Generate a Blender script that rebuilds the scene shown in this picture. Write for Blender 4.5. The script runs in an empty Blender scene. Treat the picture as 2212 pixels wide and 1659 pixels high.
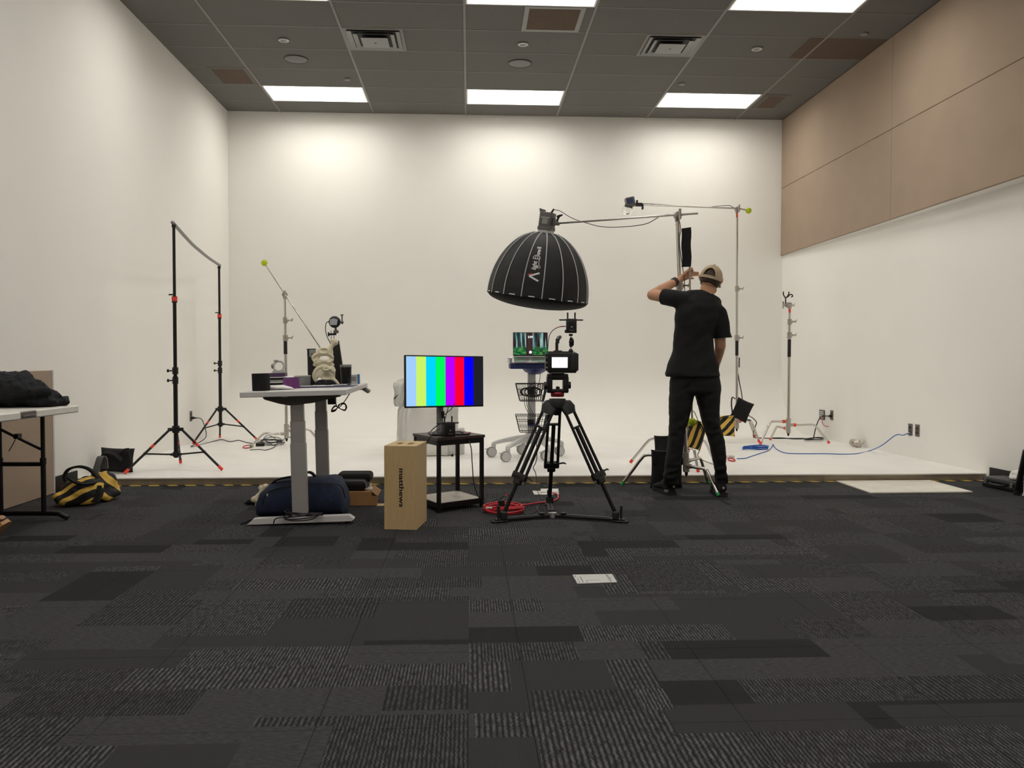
import bpy, bmesh, math, random
from mathutils import Vector as V, Matrix as MX, noise as mnoise
random.seed(11)
PI = math.pi
sc = bpy.context.scene
COL = sc.collection

# ------------------------------------------------------------------ camera
F, YAW, PIT, ROL, CH = 1827.47, .0511, -.03, .00144, 1.0345
fw = V((math.sin(YAW)*math.cos(PIT), math.cos(YAW)*math.cos(PIT), math.sin(PIT)))
rt = V((math.cos(YAW), -math.sin(YAW), 0)); up = rt.cross(fw)
rt, up = math.cos(ROL)*rt+math.sin(ROL)*up, -math.sin(ROL)*rt+math.cos(ROL)*up
cam = bpy.data.cameras.new('camera'); camo = bpy.data.objects.new('camera', cam); COL.objects.link(camo)
cam.sensor_fit = 'HORIZONTAL'; cam.sensor_width = 36; cam.lens = F/2212*36; cam.clip_start = .05
camo.matrix_world = MX(((rt.x, up.x, -fw.x, 0), (rt.y, up.y, -fw.y, 0), (rt.z, up.z, -fw.z, CH), (0, 0, 0, 1)))
sc.camera = camo

# ------------------------------------------------------------------ light and exposure
LAMP = 11.7                     # radiance of the ceiling troffers' diffusers
world = bpy.data.worlds.new('world'); sc.world = world; world.use_nodes = True
world.node_tree.nodes['Background'].inputs[0].default_value = (.9, .95, 1, 1)
world.node_tree.nodes['Background'].inputs[1].default_value = .02
vs = sc.view_settings; vs.view_transform = 'Standard'; vs.look = 'None'; vs.gamma = 1; vs.exposure = 0
vs.use_curve_mapping = False

# ------------------------------------------------------------------ measuring helpers (points in the room, metres)
def ray(px, py): return fw+rt*((px-1106)/F)-up*((py-829.5)/F)
def gp(px, py, z=0.):
    d = ray(px, py); return V((0, 0, CH))+d*((z-CH)/d.z)
def at(px, py, Y):
    d = ray(px, py); return V((0, 0, CH))+d*(Y/d.y)
def on_x(px, py, X):
    d = ray(px, py); return V((0, 0, CH))+d*(X/d.x)

# ------------------------------------------------------------------ mesh helpers
def catmull(pts, sub=6):
    p = [V(q) for q in pts]
    if len(p) < 3: return p
    q = [p[0]*2-p[1]]+p+[p[-1]*2-p[-2]]; out = []
    for i in range(1, len(q)-2):
        for k in range(sub):
            t = k/sub
            out.append(.5*((2*q[i])+(q[i+1]-q[i-1])*t+(2*q[i-1]-5*q[i]+4*q[i+1]-q[i+2])*t*t+(3*q[i]-q[i-1]-3*q[i+1]+q[i+2])*t**3))
    out.append(p[-1]); return out

def rotm(axis_from, axis_to): return V(axis_from).rotation_difference(V(axis_to)).to_matrix().to_4x4()

class MB:
    def __init__(s, M=None): s.bm = bmesh.new(); s.M = M or MX()
    def add(s, vs_, fs, M=None):
        T = s.M @ M if M else s.M
        b = [s.bm.verts.new(T @ V(v)) for v in vs_]
        for f in fs:
            try: s.bm.faces.new([b[i] for i in f])
            except ValueError: pass
        return s
    def box(s, c, size, bev=0, R=None, seg=1):
        t = bmesh.new(); bmesh.ops.create_cube(t, size=1)
        for v in t.verts: v.co = V((v.co.x*size[0], v.co.y*size[1], v.co.z*size[2]))
        if bev: bmesh.ops.bevel(t, geom=t.edges[:], offset=bev, segments=seg, affect='EDGES', profile=.6)
        T = MX.Translation(V(c))
        if R is not None: T = T @ R
        t.verts.index_update()
        s.add([v.co.copy() for v in t.verts], [[v.index for v in f.verts] for f in t.faces], T); t.free(); return s
    def box2(s, a, b, bev=0, seg=1):
        a, b = V(a), V(b); d = b-a
        return s.box((a+b)/2, (abs(d.x), abs(d.y), abs(d.z)), bev, None, seg)
    def cyl(s, a, b, r0, r1=None, n=12, cap=True):
        a, b = V(a), V(b); r1 = r0 if r1 is None else r1
        d = (b-a); R = rotm((0, 0, 1), d.normalized()); vs_ = []
        for p, r in ((a, r0), (b, r1)):
            for k in range(n):
                an = 2*PI*k/n; vs_.append(p+R @ V((math.cos(an)*r, math.sin(an)*r, 0)))
        fs = [(k, (k+1) % n, n+(k+1) % n, n+k) for k in range(n)]
        if cap: fs += [tuple(range(n-1, -1, -1)), tuple(range(n, 2*n))]
        return s.add(vs_, fs)
    def tube(s, pts, r, n=8, sub=0, closed=False, cap=True):
        p = catmull(pts, sub) if sub else [V(q) for q in pts]
        m = len(p); rr = r if isinstance(r, (list, tuple)) else [r]*m
        if len(rr) != m: rr = [rr[min(int(i*len(rr)/m), len(rr)-1)] for i in range(m)]
        vs_ = []; nrm = None
        for i in range(m):
            if closed: t = (p[(i+1) % m]-p[i-1])
            else: t = p[min(i+1, m-1)]-p[max(i-1, 0)]
            if t.length < 1e-9: t = V((0, 0, 1))
            t.normalize()
            if nrm is None:
                nrm = t.orthogonal().normalized()
            else:
                nrm = nrm-t*nrm.dot(t)
                nrm = nrm.normalized() if nrm.length > 1e-6 else t.orthogonal().normalized()
            bn = t.cross(nrm)
            for k in range(n):
                a = 2*PI*k/n; vs_.append(p[i]+(nrm*math.cos(a)+bn*math.sin(a))*rr[i])
        fs = []
        for i in range(m if closed else m-1):
            j = (i+1) % m
            for k in range(n): fs.append((i*n+k, i*n+(k+1) % n, j*n+(k+1) % n, j*n+k))
        if cap and not closed: fs += [tuple(range(n-1, -1, -1)), tuple(range((m-1)*n, m*n))]
        return s.add(vs_, fs)
    def strap(s, pts, w, t, side=(0, 1, 0), sub=6):
        p = catmull(pts, sub) if sub else [V(q) for q in pts]
        m = len(p); sd = V(side).normalized(); vs_ = []
        for i in range(m):
            tg = (p[min(i+1, m-1)]-p[max(i-1, 0)]).normalized(); nn = sd.cross(tg)
            nn = nn.normalized() if nn.length > 1e-6 else V((0, 0, 1))
            for a, b in ((-1, -1), (1, -1), (1, 1), (-1, 1)): vs_.append(p[i]+sd*(a*w/2)+nn*(b*t/2))
        fs = [(i*4+k, i*4+(k+1) % 4, i*4+4+(k+1) % 4, i*4+4+k) for i in range(m-1) for k in range(4)]
        return s.add(vs_, fs+[(3, 2, 1, 0), tuple(range(m*4-4, m*4))])
    def lathe(s, prof, n=24, M=None):
        vs_ = []; m = len(prof)
        for r, z in prof:
            for k in range(n):
                a = 2*PI*k/n; vs_.append(V((r*math.cos(a), r*math.sin(a), z)))
        fs = [(i*n+k, i*n+(k+1) % n, (i+1)*n+(k+1) % n, (i+1)*n+k) for i in range(m-1) for k in range(n)]
        if prof[0][0] > 1e-6: fs.append(tuple(range(n-1, -1, -1)))
        if prof[-1][0] > 1e-6: fs.append(tuple(range((m-1)*n, m*n)))
        return s.add(vs_, fs, M)
    def prism(s, poly, h, M=None):
        n = len(poly); vs_ = [V((x, y, 0)) for x, y in poly]+[V((x, y, h)) for x, y in poly]
        fs = [tuple(range(n-1, -1, -1)), tuple(range(n, 2*n))]+[(k, (k+1) % n, n+(k+1) % n, n+k) for k in range(n)]
        return s.add(vs_, fs, M)
    def sphere(s, c, r, nu=16, nv=10, M=None):
        r = (r, r, r) if not isinstance(r, (tuple, list, V)) else r
        vs_ = [V((0, 0, -1))]; 
        for i in range(1, nv):
            ph = -PI/2+PI*i/nv
            for k in range(nu): vs_.append(V((math.cos(ph)*math.cos(2*PI*k/nu), math.cos(ph)*math.sin(2*PI*k/nu), math.sin(ph))))
        vs_.append(V((0, 0, 1))); L = len(vs_)-1
        fs = [(0, 1+(k+1) % nu, 1+k) for k in range(nu)]
        for i in range(nv-2):
            for k in range(nu): fs.append((1+i*nu+k, 1+i*nu+(k+1) % nu, 1+(i+1)*nu+(k+1) % nu, 1+(i+1)*nu+k))
        fs += [(L, 1+(nv-2)*nu+k, 1+(nv-2)*nu+(k+1) % nu) for k in range(nu)]
        T = MX.Translation(V(c))
        if M is not None: T = T @ M
        return s.add([V((v.x*r[0], v.y*r[1], v.z*r[2])) for v in vs_], fs, T)
    def loft(s, rings, n=16, M=None):
        """rings: (centre, rx, ry[, xaxis, yaxis]) - ellipses, closed at both ends"""
        vs_ = []
        for q in rings:
            c, rx, ry = V(q[0]), q[1], q[2]
            xa = V(q[3]) if len(q) > 3 else V((1, 0, 0)); ya = V(q[4]) if len(q) > 4 else V((0, 1, 0))
            pw = q[5] if len(q) > 5 else 1.
            for k in range(n):
                a = 2*PI*k/n; cc, ss = math.cos(a), math.sin(a)
                vs_.append(c+xa*(rx*math.copysign(abs(cc)**pw, cc))+ya*(ry*math.copysign(abs(ss)**pw, ss)))
        m = len(rings)
        fs = [(i*n+k, i*n+(k+1) % n, (i+1)*n+(k+1) % n, (i+1)*n+k) for i in range(m-1) for k in range(n)]
        fs += [tuple(range(n-1, -1, -1)), tuple(range((m-1)*n, m*n))]
        return s.add(vs_, fs, M)
    def caps(s, pts, rad, n=12):
        """chain of tapered capsules (for remeshed organic shapes)"""
        for p, r in zip(pts, rad): s.sphere(p, r, n, max(6, n//2))
        for i in range(len(pts)-1): s.cyl(pts[i], pts[i+1], rad[i], rad[i+1], n)
        return s
    def pillow(s, w, h, t, nx=14, ny=12, M=None, pinch=.35, lump=0, seed=0):
        vs_ = []; fs = []
        for side in (1, -1):
            for j in range(ny+1):
                for i in range(nx+1):
                    u, v = i/nx*2-1, j/ny*2-1
                    f = max(0, (1-abs(u)**3))**.5*max(0, (1-abs(v)**3))**.5
                    e = 1-.06*(1-abs(u))*abs(v)**2-.06*(1-abs(v))*abs(u)**2
                    z = side*t/2*f
                    if lump: z += lump*f*mnoise.noise(V((u*1.7+seed, v*1.7, side)))
                    vs_.append(V((u*w/2*(1-.06*(1-v*v)*abs(u)), v*h/2*(1-.06*(1-u*u)*abs(v)), z)))
        N = (nx+1)*(ny+1)
        for sd in (0, 1):
            for j in range(ny):
                for i in range(nx):
                    a = sd*N+j*(nx+1)+i; q = (a, a+1, a+nx+2, a+nx+1)
                    fs.append(q if sd == 0 else q[::-1])
        s.add(vs_, fs, M); bmesh.ops.remove_doubles(s.bm, verts=s.bm.verts[:], dist=1e-5); return s
    def jitter(s, amp, freq, seed=0):
        for v in s.bm.verts:
            q = v.co*freq+V((seed, seed*.7, 0)); v.co += mnoise.noise_vector(q)*amp
        return s
    def mesh(s, name, mats, smooth=35, inv=None):
        bmesh.ops.recalc_face_normals(s.bm, faces=s.bm.faces[:])
        if inv is not None: bmesh.ops.transform(s.bm, matrix=inv, verts=s.bm.verts[:])
        m = bpy.data.meshes.new(name); s.bm.to_mesh(m); s.bm.free()
        for x in (mats if isinstance(mats, (list, tuple)) else [mats]): m.materials.append(x)
        m.polygons.foreach_set('use_smooth', [smooth > 0]*len(m.polygons))
        if 0 < smooth < 180: m.set_sharp_from_angle(angle=math.radians(smooth))
        return m

ROOTM = {}
def thing(name, label, cat, loc=(0, 0, 0), rz=0, group=None, M=None):
    o = bpy.data.objects.new(name, None); COL.objects.link(o)
    o.empty_display_size = .1
    M = M if M is not None else MX.Translation(V(loc)) @ MX.Rotation(rz, 4, 'Z')
    o.matrix_world = M; ROOTM[o] = M
    o['label'] = label; o['category'] = cat
    if group: o['group'] = group
    return o
def part(mb, name, mat_, parent, label=None, smooth=35, kind=None):
    M = ROOTM[parent]
    m = mb.mesh(name, mat_, smooth, M.inverted())
    o = bpy.data.objects.new(name, m); COL.objects.link(o); o.parent = parent; ROOTM[o] = M
    if label: o['label'] = label
    if kind: o['kind'] = kind
    return o
def one(mb, name, mat_, label, cat=None, group=None, kind=None, smooth=35):
    xs = [v.co for v in mb.bm.verts]
    lo = [min(c[i] for c in xs) for i in range(3)]; hi = [max(c[i] for c in xs) for i in range(3)]
    M = MX.Translation(V(((lo[0]+hi[0])/2, (lo[1]+hi[1])/2, lo[2])))
    m = mb.mesh(name, mat_, smooth, M.inverted())
    o = bpy.data.objects.new(name, m); COL.objects.link(o); o.matrix_world = M; ROOTM[o] = M
    if label: o['label'] = label
    if cat: o['category'] = cat
    if group: o['group'] = group
    if kind: o['kind'] = kind
    return o
def struct(mb, name, mat_, label=None, smooth=35): return one(mb, name, mat_, label, None, None, 'structure', smooth)

def remesh(mb, voxel, smooth_it=4, fac=.5, cutters=None):
    """join overlapping closed shapes into one continuous surface, in place"""
    bmesh.ops.recalc_face_normals(mb.bm, faces=mb.bm.faces[:])
    m = bpy.data.meshes.new('tmp'); mb.bm.to_mesh(m); mb.bm.free()
    o = bpy.data.objects.new('tmp', m); COL.objects.link(o)
    r = o.modifiers.new('r', 'REMESH'); r.mode = 'VOXEL'; r.voxel_size = voxel; r.adaptivity = 0
    co = None
    if cutters is not None:
        bmesh.ops.recalc_face_normals(cutters.bm, faces=cutters.bm.faces[:])
        cmm = bpy.data.meshes.new('cut'); cutters.bm.to_mesh(cmm); cutters.bm.free(); co = bpy.data.objects.new('cut', cmm); COL.objects.link(co)
        bo = o.modifiers.new('b', 'BOOLEAN'); bo.operation = 'DIFFERENCE'; bo.object = co; bo.solver = 'EXACT'
        r2 = o.modifiers.new('r2', 'REMESH'); r2.mode = 'VOXEL'; r2.voxel_size = voxel
    if smooth_it:
        k = o.modifiers.new('s', 'SMOOTH'); k.factor = fac; k.iterations = smooth_it
    dg = bpy.context.evaluated_depsgraph_get(); dg.update()
    e = o.evaluated_get(dg); m2 = bpy.data.meshes.new_from_object(e)
    mb.bm = bmesh.new(); mb.bm.from_mesh(m2)
    bpy.data.objects.remove(o); bpy.data.meshes.remove(m); bpy.data.meshes.remove(m2)
    if co: bpy.data.objects.remove(co); bpy.data.meshes.remove(cmm)
    return mb

def text_mesh(txt, size=1., font_scale_x=1., bold=0., shear=0.):
    """flat lettering as 2D verts + faces, origin at its centre"""
    c = bpy.data.curves.new('txt', 'FONT'); c.body = txt; c.size = size; c.align_x = 'CENTER'; c.align_y = 'CENTER'
    c.offset = bold; c.shear = shear; c.resolution_u = 3
    o = bpy.data.objects.new('txt', c); COL.objects.link(o)
    dg = bpy.context.evaluated_depsgraph_get(); dg.update()
    m = bpy.data.meshes.new_from_object(o.evaluated_get(dg))
    vs_ = [(v.co.x*font_scale_x, v.co.y) for v in m.vertices]; fs = [tuple(p.vertices) for p in m.polygons]
    bpy.data.objects.remove(o); bpy.data.curves.remove(c); bpy.data.meshes.remove(m)
    return vs_, fs

# ------------------------------------------------------------------ materials
def lin(c):
    if isinstance(c, (int, float)): c = (c, c, c)
    f = lambda v: v/12.92 if v <= .04045 else ((v+.055)/1.055)**2.4
    return tuple(f(v/255) for v in c)+(1,)
_mats = {}
def pm(name, col, rough=.5, metal=0, var=.0, vscale=8, bump=0, bscale=60, emit=0, spec=.5, coat=0, stretch=None):
    """procedural material: base colour with noise variation and fine relief"""
    if name in _mats: return _mats[name]
    m = bpy.data.materials.new(name); m.use_nodes = True; nt = m.node_tree; N = nt.nodes; L = nt.links
    b = N['Principled BSDF']; c = lin(col)
    b.inputs['Base Color'].default_value = c; b.inputs['Roughness'].default_value = rough
    b.inputs['Metallic'].default_value = metal; b.inputs['Specular IOR Level'].default_value = spec
    if coat: b.inputs['Coat Weight'].default_value = coat
    if emit:
        b.inputs['Emission Color'].default_value = c; b.inputs['Emission Strength'].default_value = emit
    if var or bump:
        tc = N.new('ShaderNodeTexCoord'); src = tc.outputs['Object']
        if stretch:
            mp = N.new('ShaderNodeMapping'); mp.inputs['Scale'].default_value = stretch; L.new(src, mp.inputs[0]); src = mp.outputs[0]
    if var:
        n = N.new('ShaderNodeTexNoise'); n.inputs['Scale'].default_value = vscale; n.inputs['Detail'].default_value = 5; L.new(src, n.inputs['Vector'])
        r = N.new('ShaderNodeValToRGB'); r.color_ramp.elements[0].position = .3; r.color_ramp.elements[1].position = .7
        r.color_ramp.elements[0].color = tuple(max(0, v*(1-var)) for v in c[:3])+(1,)
        r.color_ramp.elements[1].color = tuple(min(1, v*(1+var)) for v in c[:3])+(1,)
        L.new(n.outputs['Fac'], r.inputs[0]); L.new(r.outputs[0], b.inputs['Base Color'])
    if bump:
        n2 = N.new('ShaderNodeTexNoise'); n2.inputs['Scale'].default_value = bscale; n2.inputs['Detail'].default_value = 3; L.new(src, n2.inputs['Vector'])
        bp = N.new('ShaderNodeBump'); bp.inputs['Strength'].default_value = bump; bp.inputs['Distance'].default_value = .01
        L.new(n2.outputs['Fac'], bp.inputs['Height']); L.new(bp.outputs[0], b.inputs['Normal'])
    _mats[name] = m; return m

def stripes(name, c1, c2, direction, period, duty=.5, rough=.7, bump=.15, offset=0.):
    """printed diagonal stripes in object space"""
    if name in _mats: return _mats[name]
    m = bpy.data.materials.new(name); m.use_nodes = True; nt = m.node_tree; N = nt.nodes; L = nt.links
    b = N['Principled BSDF']; b.inputs['Roughness'].default_value = rough
    tc = N.new('ShaderNodeTexCoord')
    d = N.new('ShaderNodeVectorMath'); d.operation = 'DOT_PRODUCT'; d.inputs[1].default_value = V(direction).normalized()/period
    nz = N.new('ShaderNodeTexNoise'); nz.inputs['Scale'].default_value = 6; L.new(tc.outputs['Object'], nz.inputs['Vector'])
    L.new(tc.outputs['Object'], d.inputs[0])
    ma = N.new('ShaderNodeMath'); ma.operation = 'MULTIPLY_ADD'; ma.inputs[1].default_value = .35; L.new(nz.outputs['Fac'], ma.inputs[0]); L.new(d.outputs['Value'], ma.inputs[2])
    ad = N.new('ShaderNodeMath'); ad.operation = 'ADD'; ad.inputs[1].default_value = 50+offset; L.new(ma.outputs[0], ad.inputs[0])
    fr = N.new('ShaderNodeMath'); fr.operation = 'FRACT'; L.new(ad.outputs[0], fr.inputs[0])
    gt = N.new('ShaderNodeMath'); gt.operation = 'GREATER_THAN'; gt.inputs[1].default_value = duty; L.new(fr.outputs[0], gt.inputs[0])
    mx = N.new('ShaderNodeMix'); mx.data_type = 'RGBA'; L.new(gt.outputs[0], mx.inputs[0])
    mx.inputs[6].default_value = lin(c1); mx.inputs[7].default_value = lin(c2); L.new(mx.outputs[2], b.inputs['Base Color'])
    if bump:
        n2 = N.new('ShaderNodeTexNoise'); n2.inputs['Scale'].default_value = 22; L.new(tc.outputs['Object'], n2.inputs['Vector'])
        bp = N.new('ShaderNodeBump'); bp.inputs['Strength'].default_value = bump; bp.inputs['Distance'].default_value = .02
        L.new(n2.outputs['Fac'], bp.inputs['Height']); L.new(bp.outputs[0], b.inputs['Normal'])
    _mats[name] = m; return m

def M_(k): return _mats[k]
pm('white_paint', (241, 239, 233), .6, var=.015, vscale=1.2, bump=.04, bscale=180)
pm('platform_white', (242, 240, 235), .45, var=.03, vscale=2.5, bump=.03, bscale=90)
pm('taupe_panel', (163, 143, 124), .85, var=.03, vscale=3, bump=.12, bscale=500)
pm('black_rubber', (22, 21, 21), .6)
pm('ceiling_tile', (106, 104, 100), .9, var=.04, vscale=30, bump=.15, bscale=300)
pm('grid_metal', (128, 125, 120), .5)
pm('fixture_white', (244, 243, 240), .4)
pm('lamp_diffuser', (255, 251, 244), .5, emit=LAMP)
pm('brown_tile', (92, 76, 62), .9, var=.08, vscale=20, bump=.1)
pm('bronze', (150, 140, 126), .45, .6, var=.12, vscale=3, stretch=(1, 1, 12))
pm('black_metal', (11, 11, 12), .42, .2)
pm('black_plastic', (14, 14, 15), .45)
pm('black_cloth', (11, 11, 12), .9, var=.25, vscale=14, bump=.35, bscale=45)
pm('jacket_cloth', (20, 22, 27), .85, var=.25, vscale=14, bump=.4, bscale=35)
pm('soft_nylon', (9, 10, 10), .65, var=.2, vscale=9, bump=.3, bscale=18)
pm('chrome', (205, 200, 194), .22, 1.)
pm('satin_metal', (178, 172, 164), .38, .85)
pm('red_tape', (235, 66, 50), .6)
pm('green_tape', (40, 150, 85), .6)
pm('tennis_ball', (196, 214, 44), .9, var=.1, vscale=60, bump=.4, bscale=300)
pm('grey_tube', (140, 140, 138), .45, .2)
pm('plastic_white', (222, 220, 212), .5)
pm('desk_white', (205, 202, 201), .45)
pm('desk_grey', (176, 172, 170), .42, .25)
pm('desk_dark', (84, 79, 77), .5, .2)
pm('cable_black', (16, 16, 17), .5)
pm('bone', (222, 212, 182), .4, var=.08, vscale=25)
pm('navy_cloth', (30, 42, 66), .85, var=.25, vscale=18, bump=.35, bscale=40)
pm('cardboard', (164, 122, 78), .85, var=.06, vscale=20)
pm('apple_wood', (196, 168, 122), .6, var=.06, vscale=9, bump=.06, bscale=80, stretch=(8, 8, 1))
pm('ink_black', (28, 20, 18), .7)
pm('table_top_dark', (52, 34, 32), .38, var=.2, vscale=6, stretch=(1, 9, 1))
pm('shelf_grey', (176, 168, 156), .45)
pm('cover_white', (226, 224, 218), .85, var=.02, bump=.1, bscale=15)
pm('cart_grey', (204, 204, 202), .45)
pm('cart_navy', (40, 48, 104), .45)
pm('silver', (190, 190, 192), .3, .85)
pm('red_cable', (196, 42, 52), .45)
pm('blue_cable', (36, 92, 178), .45)
pm('red_metal', (120, 22, 30), .4, .4)
pm('lamp_grey', (98, 96, 94), .45, .2)
pm('piping', (190, 190, 188), .6)
pm('print_white', (226, 226, 224), .6)
pm('print_red', (190, 50, 55), .6)
pm('glass', (235, 240, 240), .08)
pm('skin', (196, 146, 112), .55, var=.05, vscale=30)
pm('hair', (66, 50, 38), .7, var=.35, vscale=60, bump=.5, bscale=120)
pm('cap_cloth', (176, 156, 128), .85, var=.04, vscale=30, bump=.15, bscale=250)
pm('tee_black', (8, 9, 10), .9, var=.2, vscale=10, bump=.35, bscale=14)
pm('jeans_black', (8, 8, 9), .85, var=.25, vscale=14, bump=.4, bscale=18)
pm('sole_grey', (104, 102, 100), .6)
pm('watch_band', (44, 32, 38), .5)
pm('purple', (104, 40, 108), .5, var=.15, vscale=60, bump=.4, bscale=160)
pm('violet_dark', (74, 44, 78), .45)
pm('mid_grey', (142, 142, 138), .5)
pm('pale_grey', (196, 196, 192), .5)
pm('paper', (232, 230, 224), .7)
pm('navy_plastic', (34, 42, 86), .45)
pm('tan_leather', (176, 130, 84), .45, var=.1, vscale=20)
pm('dark_leather', (52, 28, 18), .45)
pm('wood_head', (200, 192, 180), .35, .7)
pm('outlet_dark', (96, 88, 84), .5)
pm('face_silver', (190, 196, 206), .3, .6)
# ================================================================== THE ROOM
XL, XR, YB, YF, H = -3.172, 4.289, 11.42, -3.2, 4.2857
YP, ZP = 6.994, .062                      # front edge and height of the white platform
GX, GY, CW, RW = -.04, 7.8824, 1.2192, .6096   # ceiling grid: 4 ft x 2 ft cells

def carpet_material():
    m = bpy.data.materials.new('carpet'); m.use_nodes = True; nt = m.node_tree; N = nt.nodes; L = nt.links
    b = N['Principled BSDF']; b.inputs['Roughness'].default_value = .95; b.inputs['Specular IOR Level'].default_value = .15
    g = N.new('ShaderNodeNewGeometry'); sx = N.new('ShaderNodeSeparateXYZ'); L.new(g.outputs['Position'], sx.inputs[0])
    X, Y = sx.outputs[0], sx.outputs[1]
    def mt(op, a, b_=None, c=None):
        n = N.new('ShaderNodeMath'); n.operation = op
        for i, v in enumerate((a, b_, c)):
            if v is None: continue
            if isinstance(v, (int, float)): n.inputs[i].default_value = v
            else: L.new(v, n.inputs[i])
        return n.outputs[0]
    def wn(a, b_=None):
        n = N.new('ShaderNodeTexWhiteNoise'); n.noise_dimensions = '2D'
        cv = N.new('ShaderNodeCombineXYZ')
        for i, v in enumerate((a, b_)):
            if v is None: continue
            if isinstance(v, (int, float)): cv.inputs[i].default_value = v
            else: L.new(v, cv.inputs[i])
        L.new(cv.outputs[0], n.inputs['Vector']); return n.outputs['Value']
    def mix(f, a, b_):
        n = N.new('ShaderNodeMix'); n.data_type = 'FLOAT'
        for i, v in ((0, f), (2, a), (3, b_)):
            if isinstance(v, (int, float)): n.inputs[i].default_value = v
            else: L.new(v, n.inputs[i])
        return n.outputs[0]
    def cells(x, y, w, h, seed, brick):
        if brick:
            r = mt('FLOOR', mt('DIVIDE', y, h)); o = mt('MULTIPLY', wn(r, seed), w)
            c = mt('FLOOR', mt('DIVIDE', mt('ADD', x, o), w)); return wn(mt('ADD', c, seed*7.3), r)
        c = mt('FLOOR', mt('DIVIDE', x, w)); o = mt('MULTIPLY', wn(c, seed), h)
        r = mt('FLOOR', mt('DIVIDE', mt('ADD', y, o), h)); return wn(mt('ADD', r, seed*5.1), c)
    tA = cells(X, Y, .56, .19, 1.7, True); tB = cells(X, Y, .38, .50, 4.2, False); tC = cells(X, Y, .33, .26, 9.1, True)
    sel = wn(mt('FLOOR', mt('DIVIDE', X, .61)), mt('FLOOR', mt('DIVIDE', Y, .61)))
    t = mix(mt('GREATER_THAN', sel, .45), tA, mix(mt('GREATER_THAN', sel, .8), tB, tC))
    # textures
    def noise(sxx, syy, sc_, det=3):
        mp = N.new('ShaderNodeMapping'); mp.inputs['Scale'].default_value = (sxx, syy, 1); L.new(g.outputs['Position'], mp.inputs[0])
        n = N.new('ShaderNodeTexNoise'); n.inputs['Scale'].default_value = sc_; n.inputs['Detail'].default_value = det; L.new(mp.outputs[0], n.inputs['Vector']); return n.outputs['Fac']
    wob = noise(1, 3.0, 30, 4); wob2 = noise(1, .35, 75, 4)
    ribx = mt('MULTIPLY_ADD', mt('SUBTRACT', wob, .5), .011, X)
    per = mix(mt('GREATER_THAN', mt('FRACT', mt('MULTIPLY', t, 17.3)), .5), 2*PI/.0118, 2*PI/.0165)
    ribs = mt('MULTIPLY_ADD', mt('SINE', mt('MULTIPLY', ribx, per)), .5, .5)
    clump = mt('MULTIPLY', mt('SUBTRACT', wob2, .30), 2.6); clump.node.use_clamp = True
    ribs = mt('MULTIPLY', ribs, mt('MULTIPLY_ADD', clump, 1.0, .15))
    fine = mt('MULTIPLY_ADD', mt('SINE', mt('MULTIPLY', X, 2*PI/.0075)), .12, noise(1, 1, 260, 2))
    weave = noise(1, 5, 42, 4); weave = mt('MULTIPLY', mt('SUBTRACT', weave, .33), 2.2)
    vR = mt('MULTIPLY_ADD', ribs, mt('MULTIPLY_ADD', mt('FRACT', mt('MULTIPLY', t, 41.7)), .060, .054), .013)
    vF = mt('MULTIPLY_ADD', fine, .019, .025)
    vD = mt('MULTIPLY_ADD', fine, .011, .014)
    vW = mt('MULTIPLY_ADD', weave, .040, .032)
    val = mix(mt('GREATER_THAN', t, .44), vR, mix(mt('GREATER_THAN', t, .66), vF, mix(mt('GREATER_THAN', t, .76), vD, vW)))
    hgt = mix(mt('GREATER_THAN', t, .44), ribs, mix(mt('GREATER_THAN', t, .76), fine, weave))
    tone = noise(1, 1, 1.4, 1)
    cr = N.new('ShaderNodeCombineColor')
    L.new(mt('MULTIPLY', val, mt('MULTIPLY_ADD', tone, .14, .93)), cr.inputs[0]); L.new(val, cr.inputs[1])
    L.new(mt('MULTIPLY', val, mt('MULTIPLY_ADD', tone, -.10, 1.10)), cr.inputs[2])
    L.new(cr.outputs[0], b.inputs['Base Color'])
    bp = N.new('ShaderNodeBump'); bp.inputs['Strength'].default_value = .5; bp.inputs['Distance'].default_value = .004
    L.new(hgt, bp.inputs['Height']); L.new(bp.outputs[0], b.inputs['Normal'])
    _mats['carpet'] = m; return m
carpet = carpet_material()

# floor slab + carpet tiles (24 in), each a piece of its own
fl = MB().box2((XL-.1, YF-.1, -.12), (XR+.5, YB+.1, -.008)); floor = struct(fl, 'floor', M_('black_rubber'), 'dark patchwork carpet tile floor in front of the platform')
TS = .6096
def slab(w, d, h, c=.0015):
    x, y = w/2, d/2
    vs_ = [(-x, -y, 0), (x, -y, 0), (x, y, 0), (-x, y, 0), (-x, -y, h-c), (x, -y, h-c), (x, y, h-c), (-x, y, h-c), (-x+c, -y+c, h), (x-c, -y+c, h), (x-c, y-c, h), (-x+c, y-c, h)]
    fs = [(3, 2, 1, 0), (8, 9, 10, 11)]+[(k, (k+1) % 4, 4+(k+1) % 4, 4+k) for k in range(4)]+[(4+k, 4+(k+1) % 4, 8+(k+1) % 4, 8+k) for k in range(4)]
    return vs_, fs
_slabs = {}
def piece(name, w, d, h, mat_, parent, loc):
    k = (name, round(w, 4), round(d, 4))
    if k not in _slabs:
        m = bpy.data.meshes.new(name); v, f = slab(w, d, h); m.from_pydata(v, [], f); m.materials.append(mat_); _slabs[k] = m
    o = bpy.data.objects.new(name, _slabs[k]); COL.objects.link(o); o.parent = parent
    o.location = ROOTM[parent].inverted() @ V(loc); return o
def cuts(a, b, o, s):
    xs = [a]; k = math.ceil((a-o)/s+1e-4)
    while o+k*s < b-1e-4: xs.append(o+k*s); k += 1
    xs.append(b); return xs
gx = cuts(XL, XR+.45, .18, TS); gy = cuts(YF, YP, .52, TS)
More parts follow.
